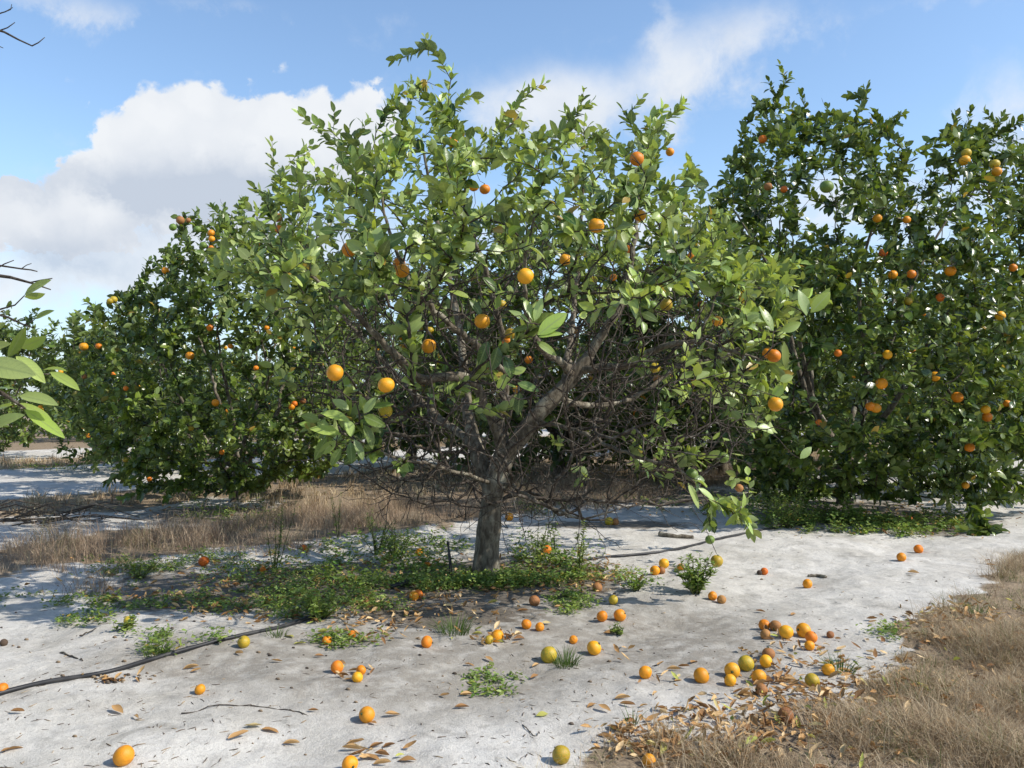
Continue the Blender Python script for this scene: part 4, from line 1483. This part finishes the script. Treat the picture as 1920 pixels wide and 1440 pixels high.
hose = bpy.data.objects.new('irrigation_hose', None)
COL.objects.link(hose)
h0 = G(450, 1200)
hose.location = h0
tag(hose, 'thin black irrigation hose lying across the sand along the tree row', 'hose')
for pts in ([(-160, 1345), (0, 1305), (90, 1283), (200, 1263), (300, 1234), (390, 1209), (450, 1195), (520, 1180), (600, 1155)],
            [(940, 1085), (1020, 1066), (1100, 1052), (1160, 1045), (1240, 1036), (1300, 1024), (1360, 1010), (1420, 997), (1500, 984)]):
    m_ = MB()
    m_.tube(smooth_gline(pts, .008) - h0, .0125, 8)
    m_.build('hose_length', M_PIPE, hose)
m_ = MB()
cpt = smooth_gline([(735, 1106), (755, 1101), (780, 1092)], .03, 4)
m_.tube(cpt, [.018, .02, .02, .02, .02, .02, .02, .02, .018][:len(cpt)], 8)
tag(m_.build('pipe_stub', M_PIPE, origin=cpt[0]), 'short stub of black pipe poking out of the weeds left of the trunk', 'pipe')
sg = G(844, 1086)
st = bpy.data.objects.new('sprinkler_stake', None)
COL.objects.link(st)
st.location = sg
tag(st, 'upright black sprinkler stake in the weeds left of the trunk', 'stake')
m_ = MB()
m_.tube([(0, 0, -.05), (-.003, 0, .1), (-.016, 0, .285)], [.009, .0085, .008], 7)
m_.build('stake_rod', M_PIPE, st)
m_ = MB()
m_.tube([(.018, .01, -.03), (.012, .008, .1), (-.002, .006, .2), (-.014, .004, .27)], [.0065] * 4, 6)
m_.build('riser_tube', M_PIPE, st)
m_ = MB()
m_.tube([(-.015, 0, .275), (-.017, 0, .285), (-.018, 0, .3), (-.018, 0, .312)], [.008, .014, .013, .005], 8)
m_.build('sprinkler_head', M_PIPE, st)

# ------------------------------------------------------------------ sticks and brush
def stick(name, pts, r0, r1, label, cat, mat=M_TWIG, lift=.008):
    q = smooth_gline(pts, lift, 5)
    q[:, 2] += rng.normal(0, .004, len(q))
    m_ = MB()
    m_.tube(q, np.linspace(r0, r1, len(q)), 7)
    return tag(m_.build(name, mat, origin=q[0]), label, cat)


stick('fallen_stick', [(1236, 1004), (1262, 1008), (1300, 1010)], .026, .02, 'thick dark stick lying on the sand road behind the hose', 'stick', M_BARK, .02)
stick('fallen_stick', [(1515, 1082), (1535, 1082), (1548, 1084)], .012, .016, 'short grey stick lying behind the lone orange on the sand road', 'stick', M_BARK, .01)
stick('fallen_stick', [(112, 1224), (135, 1232), (155, 1240)], .006, .003, 'dark broken stick end on the sand left of the hose', 'stick', M_TWIG, .006)
stick('fallen_twig', [(340, 1340), (430, 1324), (520, 1330), (580, 1342)], .003, .002, 'long thin dark twig lying on the sand in the left foreground', 'twig', M_TWIG, .003)
stick('fallen_twig', [(980, 1360), (1000, 1380), (1012, 1375)], .0025, .0018, 'short curved twig on the bright sand right of centre', 'twig', M_TWIG, .003)
stick('fallen_twig', [(150, 1196), (165, 1190), (180, 1183)], .005, .003, 'thin dark twig in the left shade above the hose', 'twig', M_TWIG, .012)
bp_ = bpy.data.objects.new('brush_pile', None)
COL.objects.link(bp_)
b0 = G(60, 985)
bp_.location = b0
tag(bp_, 'low pile of bare cut branches on the sand at the left edge', 'brush pile')
for i in range(26):
    a = G(random.uniform(-120, 120), random.uniform(975, 990))
    ln = random.uniform(.5, 1.5)
    an = random.uniform(-.35, .35)
    z = random.uniform(.02, .22)
    p0 = a + np.array([0, 0, z * .5])
    p1 = a + np.array([cos(an) * ln * .5, sin(an) * ln * .5, z + random.uniform(-.02, .08)])
    p2 = a + np.array([cos(an) * ln, sin(an) * ln, max(.02, z * random.uniform(0, 1.0))])
    m_ = MB()
    rr = random.uniform(.006, .013)
    m_.tube(np.array([p0, p1, p2]) - b0, [rr, rr * .8, rr * .4], 5)
    for s in range(2):
        q = p0 + (p2 - p0) * random.uniform(.3, .8) + np.array([0, 0, .02])
        e_ = q + np.array([random.uniform(-.1, .35), random.uniform(-.2, .2), random.uniform(-.05, .12)])
        m_.tube(np.array([q, (q + e_) / 2 + rng.normal(0, .02, 3), e_]) - b0, [rr * .5, rr * .4, rr * .2], 4)
    m_.build('cut_branch', M_TWIG, bp_)


# ------------------------------------------------------------------ grass (nobody could count it)
def vis(x, y, mx=60):
    q = to_px(np.stack([x, y, np.zeros_like(x)], -1))
    return (q[:, 2] > .5) & (q[:, 0] > -mx - 60) & (q[:, 0] < 1980 + mx) & (q[:, 1] < 1640)


def scatter(n, x0, x1, y0, y1, prob):
    x, y = rng.uniform(x0, x1, n), rng.uniform(y0, y1, n)
    k = vis(x, y)
    x, y = x[k], y[k]
    k = rng.random(len(x)) < prob(x, y)
    return x[k], y[k]


def grass(name, n, box, prob, H, Wd, mat, label, clump=.25, lean=.55, smax=1.0, rmax=1.0, per=14):
    """clumps of blades"""
    x, y = scatter(n, *box, prob)
    k = len(x)
    hh = (.3 + 1.4 * (vnoise(x, y, .4, 21) + .5)) * rng.uniform(.6, 1.2, k)
    bx = np.repeat(x, per) + rng.normal(0, clump * .18, k * per)
    by = np.repeat(y, per) + rng.normal(0, clump * .18, k * per)
    h = np.repeat(hh, per) * H * rng.uniform(.45, 1.15, k * per)
    a = rng.uniform(0, 6.28, k * per)
    l = rng.uniform(.1, 1.0, k * per) * lean
    flat = rng.random(k * per) < .3
    h = np.where(flat, h * .45, h)
    l = np.where(flat, l * 2.6, l)
    base = np.stack([bx, by, gh(bx, by) - .008], -1)
    ln = np.stack([np.cos(a) * l, np.sin(a) * l, 0 * l], -1)
    rn = np.clip(np.repeat(np.clip(rng.normal(.45, .2, k), 0, .9), per) + rng.normal(0, .14, k * per), 0, .92)
    green = np.repeat(rng.random(k) > .93, per)
    rn = np.where(green, rng.uniform(.95, 1, k * per), rn) * rmax
    m_ = MB()
    blades(m_, base, ln, h, Wd * rng.uniform(.6, 1.3, k * per), rn, rng.random(k * per), .7)
    return tag(m_.build(name, mat), label, 'grass', kind='stuff')


def near_grass(x, y):
    u, v = uvc(x, y)
    n = vnoise(x, y, .8, 31) * .9 + vnoise(x, y, .3, 32) * .5
    e = np.where(v < 4, straw_mask(x, y), 0) ** 3
    e = e * (1 - .8 * px_patch(x, y, [(1330, 1370, 190, 70), (1500, 1290, 60, 40)]))
    return e * np.clip(2.2 * (vnoise(x, y, .4, 33) + .5) + 1.2 * vnoise(x, y, .16, 34) - .5, .05, 1)


grass('dry_grass', 36000, (-.3, 7.5, 2.4, 8.5), near_grass, .13, .0026, M_GRASS, 'fine straw coloured dry grass filling the lower right corner', lean=1.5, per=20, clump=.22)


def mid_grass(x, y):
    u, v = uvc(x, y)
    n = vnoise(x, y, .9, 41) * .9 + vnoise(x, y, .35, 42) * .4
    return sstep(v + n, 7.0, 7.7) * sstep(9.7 - v - n * .6, 0, .4) * np.clip(.5 + vnoise(x, y, .6, 43) * 1.4, .05, 1)


grass('brown_grass', 17000, (-9, 8, 5.5, 18), mid_grass, .24, .0042, M_BROWN_GRASS, 'strip of shin high brown dry grass between the two nearest tree rows', lean=1.0, per=34, clump=.5)


def far_grass(x, y):
    u, v = uvc(x, y)
    n = vnoise(x, y, 1.2, 51)
    a = sstep(v + n, 11.4, 12.2) * sstep(14 - v - n, 0, .6)
    a = np.maximum(a, sstep(u, 4.8, 6.0) * sstep(v + n, 9.0, 9.5) * sstep(12 - v, 0, .5))
    b = sstep(v + n, 19.2, 20.2) * sstep(23 - v - n, 0, .6)
    return np.maximum(a * .8, b)


grass('far_grass', 15000, (-19, 10, 9, 32), far_grass, .17, .012, M_GRASS, 'low tan grass strips far back beyond the sand lane', lean=.7, per=14, rmax=.96)


# ------------------------------------------------------------------ weeds, litter, debris
def ell(cx, cy, rx, ry, n):
    a = rng.uniform(0, 6.28, n)
    r = np.sqrt(rng.random(n)) * np.clip(1 + rng.normal(0, .18, n), .4, 1.5)
    px, py = cx + np.cos(a) * r * rx, cy + np.sin(a) * r * ry
    py = np.maximum(py, 860)
    d = np.stack([(px - 960) / FPX, cos(PITCH) - (720 - py) / FPX * sin(PITCH), sin(PITCH) + (720 - py) / FPX * cos(PITCH)], -1)
    t_ = -CAMH / d[:, 2]
    x, y = d[:, 0] * t_, d[:, 1] * t_
    z = gh(x, y)
    t_ = (z - CAMH) / d[:, 2]
    x, y = d[:, 0] * t_, d[:, 1] * t_
    return np.stack([x, y, gh(x, y)], -1)


weed_px = [  # cx, cy, rx, ry, clumps, height
    (600, 1110, 130, 42, 150, .085), (500, 1075, 140, 40, 110, .075), (370, 1065, 110, 30, 90, .06), (700, 1060, 120, 50, 140, .10), (800, 1045, 90, 40, 100, .11), (430, 1130, 120, 24, 70, .045), (860, 1098, 170, 14, 260, .055), (970, 1088, 120, 14, 200, .055),
    (1010, 1045, 80, 28, 80, .14), (1060, 1075, 60, 20, 45, .1), (1070, 1130, 45, 22, 60, .04), (720, 1130, 70, 24, 60, .08), (250, 1070, 90, 24, 60, .06), (200, 1165, 80, 16, 34, .04), (330, 1195, 90, 14, 30, .04), (90, 1125, 110, 18, 30, .035), (270, 1130, 130, 22, 50, .035), (640, 1205, 60, 14, 30, .05),
    (1200, 1098, 40, 12, 30, .06), (1490, 960, 80, 40, 190, .22), (1440, 950, 60, 40, 120, .22), (1600, 985, 130, 18, 190, .1), (1740, 990, 110, 20, 170, .1), (1520, 985, 120, 14, 120, .12), (1150, 1080, 40, 15, 20, .05), (1020, 955, 60, 14, 40, .1), (1300, 950, 120, 16, 60, .1), (430, 975, 80, 10, 40, .1),
    (420, 950, 90, 10, 30, .15), (1460, 1108, 22, 5, 12, .03), (930, 1270, 50, 8, 12, .02), (920, 1300, 40, 8, 8, .02), (300, 1225, 30, 10, 16, .06), (1660, 1190, 30, 12, 14, .05), (560, 1150, 60, 20, 40, .08), (150, 880, 180, 6, 60, .1)]
m_ = MB()
for cx, cy, rx, ry, n, h in weed_px:
    c = ell(cx, cy, rx, ry, int(n * 1.15))
    c = c[vnoise(c[:, 0], c[:, 1], .28, 71) > -.13]
    per = 15
    k = len(c) * per
    B = np.repeat(c, per, 0)
    hh = np.repeat(h * rng.uniform(.4, 1.7, len(c)), per)
    B = B + np.stack([rng.normal(0, .035, k), rng.normal(0, .035, k), hh * rng.uniform(.05, 1, k)], -1)
    a = rng.uniform(0, 6.28, k)
    D = np.stack([np.cos(a), np.sin(a), rng.uniform(-.2, .8, k)], -1)
    Nn = np.stack([rng.normal(0, .4, k), rng.normal(0, .4, k), np.ones(k)], -1)
    Ll = rng.uniform(.018, .05, k) * (1.15 if h > .09 else .8)
    ag = np.clip(np.repeat(rng.normal(.42, .25, len(c)), per) + rng.normal(0, .15, k), 0, 1)
    leaves(m_, B, D, Nn, Ll, Ll * rng.uniform(.35, .6, k), rng.normal(.15, .15, k), rng.uniform(.1, .5, k), rng.random(k), ag, ROWS3)
tag(m_.build('weed_cover', M_WEED), 'low green weeds creeping over the ground beneath the trees', 'weeds', kind='stuff')

litter_px = [  # cx, cy, rx, ry, n
    (600, 1070, 240, 45, 320), (450, 1140, 160, 30, 120), (1050, 1090, 110, 24, 120),
    (640, 1110, 280, 60, 420), (900, 1090, 240, 45, 260), (360, 1100, 240, 55, 260), (1060, 1075, 110, 40, 180), (720, 1160, 240, 30, 160), (1590, 965, 250, 38, 330), (1780, 985, 130, 25, 120), (1480, 1300, 130, 40, 150), (1330, 1380, 180, 60, 380), (1560, 1330, 160, 60, 110), (1500, 1410, 200, 40, 80), (1850, 1290, 90, 90, 60), (1800, 1160, 120, 30, 90),
    (1200, 1400, 70, 30, 90), (1480, 1230, 90, 45, 70), (1620, 1270, 120, 50, 120), (1780, 1180, 160, 40, 130), (1700, 1350, 200, 70, 80), (930, 1200, 40, 12, 40), (720, 1200, 60, 10, 14), (200, 1275, 60, 8, 14), (1160, 1225, 60, 12, 8), (660, 1265, 40, 10, 12),
    (430, 960, 240, 22, 120), (1250, 940, 220, 25, 120), (1000, 1050, 60, 20, 60), (690, 1410, 60, 20, 10), (1250, 1290, 60, 20, 8), (1130, 1075, 40, 20, 60)]
B = np.concatenate([ell(cx, cy, rx, ry, n) for cx, cy, rx, ry, n in litter_px])
k = len(B)
B[:, 2] += np.where(straw_mask(B[:, 0], B[:, 1]) > .5, rng.uniform(.004, .045, k), rng.uniform(.003, .02, k))
a = rng.uniform(0, 6.28, k)
D = np.stack([np.cos(a), np.sin(a), rng.normal(0, .18, k)], -1)
Nn = np.stack([rng.normal(0, .5, k), rng.normal(0, .5, k), np.ones(k)], -1)
Ll = rng.uniform(.03, .078, k)
m_ = MB()
leaves(m_, B, D, Nn, Ll, Ll * rng.uniform(.18, .45, k), rng.normal(-.2, .25, k), rng.uniform(.2, 1.6, k), rng.random(k) ** 1.2, rng.random(k), ROWS5, .05)
tag(m_.build('leaf_litter', M_DRYLEAF), 'carpet of fallen dry leaves under the trees and along the grass edge', 'leaf litter', kind='stuff')

# crumbs of bark, twigs and clods lying all over the sand
m_ = MB()
px = rng.uniform(-40, 1960, 4200)
py = 985 + 470 * rng.random(4200) ** .8
c = np.concatenate([ell(x, y, 1, 1, 1) for x, y in zip(px, py)])
dens_ = vnoise(c[:, 0], c[:, 1], .5, 61) + .5
c = c[rng.random(len(c)) < np.clip(dens_ * 1.3, .12, 1)]
for p in c[:1300]:
    a = random.uniform(0, 6.28)
    ln = random.uniform(.008, .05)
    dv = np.array([cos(a) * ln, sin(a) * ln, 0])
    r_ = random.uniform(.001, .003)
    q = random.random()
    m_.tube([p - dv * .5 + (0, 0, r_ * .6), p + (random.uniform(-.004, .004), random.uniform(-.004, .004), r_ * .7), p + dv * .5 + (0, 0, r_ * .6)], [r_ * .6, r_, r_ * .5], 4, tint=(q, .5, 0, 0))
cl = np.concatenate([ell(760, 1230, 430, 110, 45), ell(300, 1180, 300, 80, 40), ell(1350, 1150, 420, 90, 20), ell(200, 1272, 80, 8, 40), ell(560, 1370, 500, 60, 10)])
for p in cl:
    r_ = random.uniform(.003, .011)
    q = random.random() * .75
    m_.tube([p + (-r_ * 1.2, 0, r_ * .2), p + (-r_ * .4, r_ * .2, r_ * .6), p + (r_ * .5, -r_ * .2, r_ * .5), p + (r_ * 1.3, 0, r_ * .1)], [r_ * .25, r_ * .6, r_ * .8, r_ * .2], 5, tint=(q, .5, 0, 0))
tag(m_.build('ground_debris', M_DEBRIS), 'crumbs of bark, twig bits and dark clods strewn over the sand', 'debris', kind='stuff')

# single leaves that lie apart on the open sand
leaf_px = [(75, 1108), (540, 1192), (218, 1333), (258, 1345), (478, 1362), (505, 1369), (450, 1382), (545, 1395), (590, 1333), (700, 1355), (738, 1342), (660, 1405), (705, 1400), (760, 1425), (835, 1305), (870, 1303), (865, 1327), (878, 1245), (920, 1237), (1002, 1248), (1003, 1270),
           (1110, 1322), (1130, 1330), (1170, 1310), (1180, 1322), (1145, 1185), (1235, 1245), (1262, 1255), (1280, 1250), (1155, 1365), (840, 1135), (1050, 1138), (1020, 1168), (885, 1280), (370, 1258), (355, 1252), (1425, 1146), (1490, 1150), (1640, 1166), (1710, 1073), (1850, 1050), (1858, 1057),
           (1500, 1300), (1480, 1275), (1465, 1280), (1300, 1240), (520, 1240), (450, 1225), (30, 1335), (20, 1404), (300, 1165), (560, 1205), (600, 1230), (640, 1243), (655, 1275), (930, 1150), (980, 1145), (690, 1420), (670, 1395), (720, 1433), (1240, 1330), (1020, 1340)]
protos = []
for i in range(6):
    m_ = MB()
    n1_ = np.array([.15 * i]) if i < 4 else np.array([.9 + .05 * (i - 4)])
    leaves(m_, np.zeros((1, 3)) + (-.5, 0, .0), np.array([[1., 0, .02]]), np.array([[0, 0, 1.]]), 1.0, [.3, .42, .36, .26, .45, .5][i], [-.1, .12, -.18, -.06, -.08, .1][i], [1.1, .5, .8, 1.6, .5, .4][i], n1_ * .9 + .1 if i < 4 else n1_, np.array([.5]), FINE, .06)
    protos.append(m_.mesh('fallen_leaf', M_DRYLEAF))
for i, (px, py) in enumerate(leaf_px):
    g = G(px + random.uniform(-4, 4), py + 3)
    green = px in (75, 540, 885, 1020, 560, 840, 478)
    o = bpy.data.objects.new('fallen_leaf', protos[4 + i % 2] if green else protos[i % 4])
    COL.objects.link(o)
    s = random.uniform(.05, .095)
    o.scale = (s, s, s)
    o.rotation_euler = (random.uniform(-.3, .3), random.uniform(-.12, .12), random.uniform(-.9, .9) + (pi if random.random() > .5 else 0))
    o.location = (g[0], g[1], float(gh(g[0], g[1])) + .008)
    tag(o, 'yellow green fallen leaf lying flat on open sand' if green else 'curled dry tan leaf lying apart on open sand', 'leaf', 'green leaves dropped on the sand' if green else 'dry leaves scattered on the sand')


# ------------------------------------------------------------------ single weeds and grass tufts
def tuft(px, py, rpx, hpx, n, label):
    g = G(px, py)
    s = g[1] / FPX
    a = rng.uniform(0, 6.28, n)
    r = np.sqrt(rng.random(n)) * rpx * s * .5
    B = np.stack([np.cos(a) * r, np.sin(a) * r, 0 * r], -1)
    l = rng.uniform(.2, 1.1, n)
    ln = np.stack([np.cos(a) * l, np.sin(a) * l, 0 * l], -1)
    m_ = MB()
    blades(m_, B - (0, 0, .006), ln, hpx * s * rng.uniform(.5, 1.1, n), .0042, rng.random(n) * .9, rng.random(n), .8)
    o = m_.build('grass_tuft', M_TUFT)
    o.location = g
    return tag(o, label, 'grass tuft', 'green grass tufts on the sand')


tuft(1060, 1248, 46, 40, 130, 'bright green grass tuft touching the big yellow-green orange')
tuft(852, 1186, 60, 40, 150, 'green grass tuft on the sand below the trunk, left of the leaf heap')
tuft(518, 1192, 36, 22, 60, 'small green grass tuft beside the end of the black hose')
tuft(1186, 1360, 24, 46, 14, 'few thin upright grass blades at the edge of the leaf litter')
tuft(296, 1228, 44, 34, 90, 'pale green grass tuft right behind the black hose')
tuft(1575, 1258, 50, 40, 70, 'green blades inside the dry grass beside the yellow fruit')
tuft(1832, 1152, 40, 30, 60, 'green tuft among dry grass at the right edge')


def leafy_weed(px, py, hpx, wpx, n_stem, per, leaf, label, age=.5, name='weed_plant', wd=.3):
    """upright weed: thin stems with many small leaves"""
    g = G(px, py)
    s = g[1] / FPX
    e = bpy.data.objects.new(name, None)
    COL.objects.link(e)
    e.location = g
    tag(e, label, 'weed', 'single weeds under the trees')
    ms, ml = MB(), MB()
    H, Wr = hpx * s, wpx * s * .5
    for i in range(n_stem):
        a = random.uniform(0, 6.28)
        r = random.uniform(.15, 1) ** .6 * Wr if n_stem > 1 else .02
        h = H * (random.uniform(.55, 1.0) if i else 1.0)
        pts = np.array([(cos(a) * r * .12, sin(a) * r * .12, -.01), (cos(a) * r * .45, sin(a) * r * .45, h * .4), (cos(a) * r * .8, sin(a) * r * .8, h * .75), (cos(a) * r, sin(a) * r, h)])
        pts[1:] += rng.normal(0, .012, (3, 3))
        ms.tube(pts, [.004, .0032, .0022, .0012], 5)
        tt = np.sort(rng.uniform(.12, 1, per))
        ii = tt * 3
        k0 = np.minimum(ii.astype(int), 2)
        fr = (ii - k0)[:, None]
        B = pts[k0] * (1 - fr) + pts[k0 + 1] * fr
        aa = np.arange(per) * 2.4 + rng.normal(0, .4, per)
        up = rng.uniform(.1, .9, per)
        D = np.stack([np.cos(aa), np.sin(aa), up], -1)
        Nn = np.stack([-np.cos(aa) * .4, -np.sin(aa) * .4, np.ones(per)], -1) + rng.normal(0, .25, (per, 3))
        Ll = leaf * rng.uniform(.6, 1.2, per) * (1.15 - .6 * tt)
        leaves(ml, B, D, Nn, Ll, Ll * wd * rng.uniform(.8, 1.3, per), rng.normal(.15, .15, per), rng.uniform(.1, .5, per), rng.random(per) * .97, np.clip(rng.normal(age, .18, per), 0, 1), ROWS5, .04)
    ms.build('stalk', M_STEM, e)
    ml.build('foliage', M_WEED, e)
    return e


leafy_weed(1305, 1114, 74, 90, 22, 26, .06, 'rounded bushy weed on the sand with oranges at its foot', .35, wd=.4)
leafy_weed(1086, 1078, 100, 34, 4, 34, .065, 'tall slender pale green weed right of the trunk', .8, wd=.35)
leafy_weed(515, 1075, 150, 90, 7, 40, .05, 'leggy dark weed standing tall at the brown grass edge', .25, wd=.2)
leafy_weed(600, 1160, 62, 120, 15, 22, .07, 'broad leafy green weed in front of the shaded weeds', .5, wd=.3)
leafy_weed(705, 1040, 85, 80, 14, 30, .05, 'bushy feathery weed left of the black stake', .3, wd=.22)
leafy_weed(745, 1050, 70, 70, 12, 28, .05, 'second feathery weed beside the bushy one left of the stake', .4, wd=.22)
leafy_weed(635, 1010, 90, 40, 4, 26, .045, 'thin wispy weed at the edge of the brown grass behind', .35, wd=.2)
leafy_weed(1010, 1060, 75, 60, 9, 26, .05, 'spindly green weed right of the trunk beside a red-orange fruit', .5, wd=.24)
leafy_weed(1040, 1050, 90, 30, 3, 24, .04, 'thin bare stalked weed between the trunk and the slender one', .5, wd=.2)
leafy_weed(265, 1085, 40, 80, 10, 16, .06, 'low spreading weed at the foot of the brown grass', .45, wd=.35)
leafy_weed(1195, 1108, 24, 70, 10, 12, .06, 'flat dark weed left of the bushy weed', .3, wd=.4)
leafy_weed(1590, 985, 60, 90, 12, 20, .08, 'leafy sprout at the foot of the right tree', .5, wd=.5)
leafy_weed(1480, 990, 90, 110, 18, 26, .06, 'dense feathery weed in front of the right tree trunk', .35, wd=.22)
leafy_weed(1160, 1190, 22, 40, 6, 10, .045, 'small weed with a brown leaf below the pair of oranges', .5, wd=.4)
leafy_weed(235, 1182, 24, 50, 6, 10, .055, 'sprig hiding the greenish orange in the left shade', .6, wd=.4)
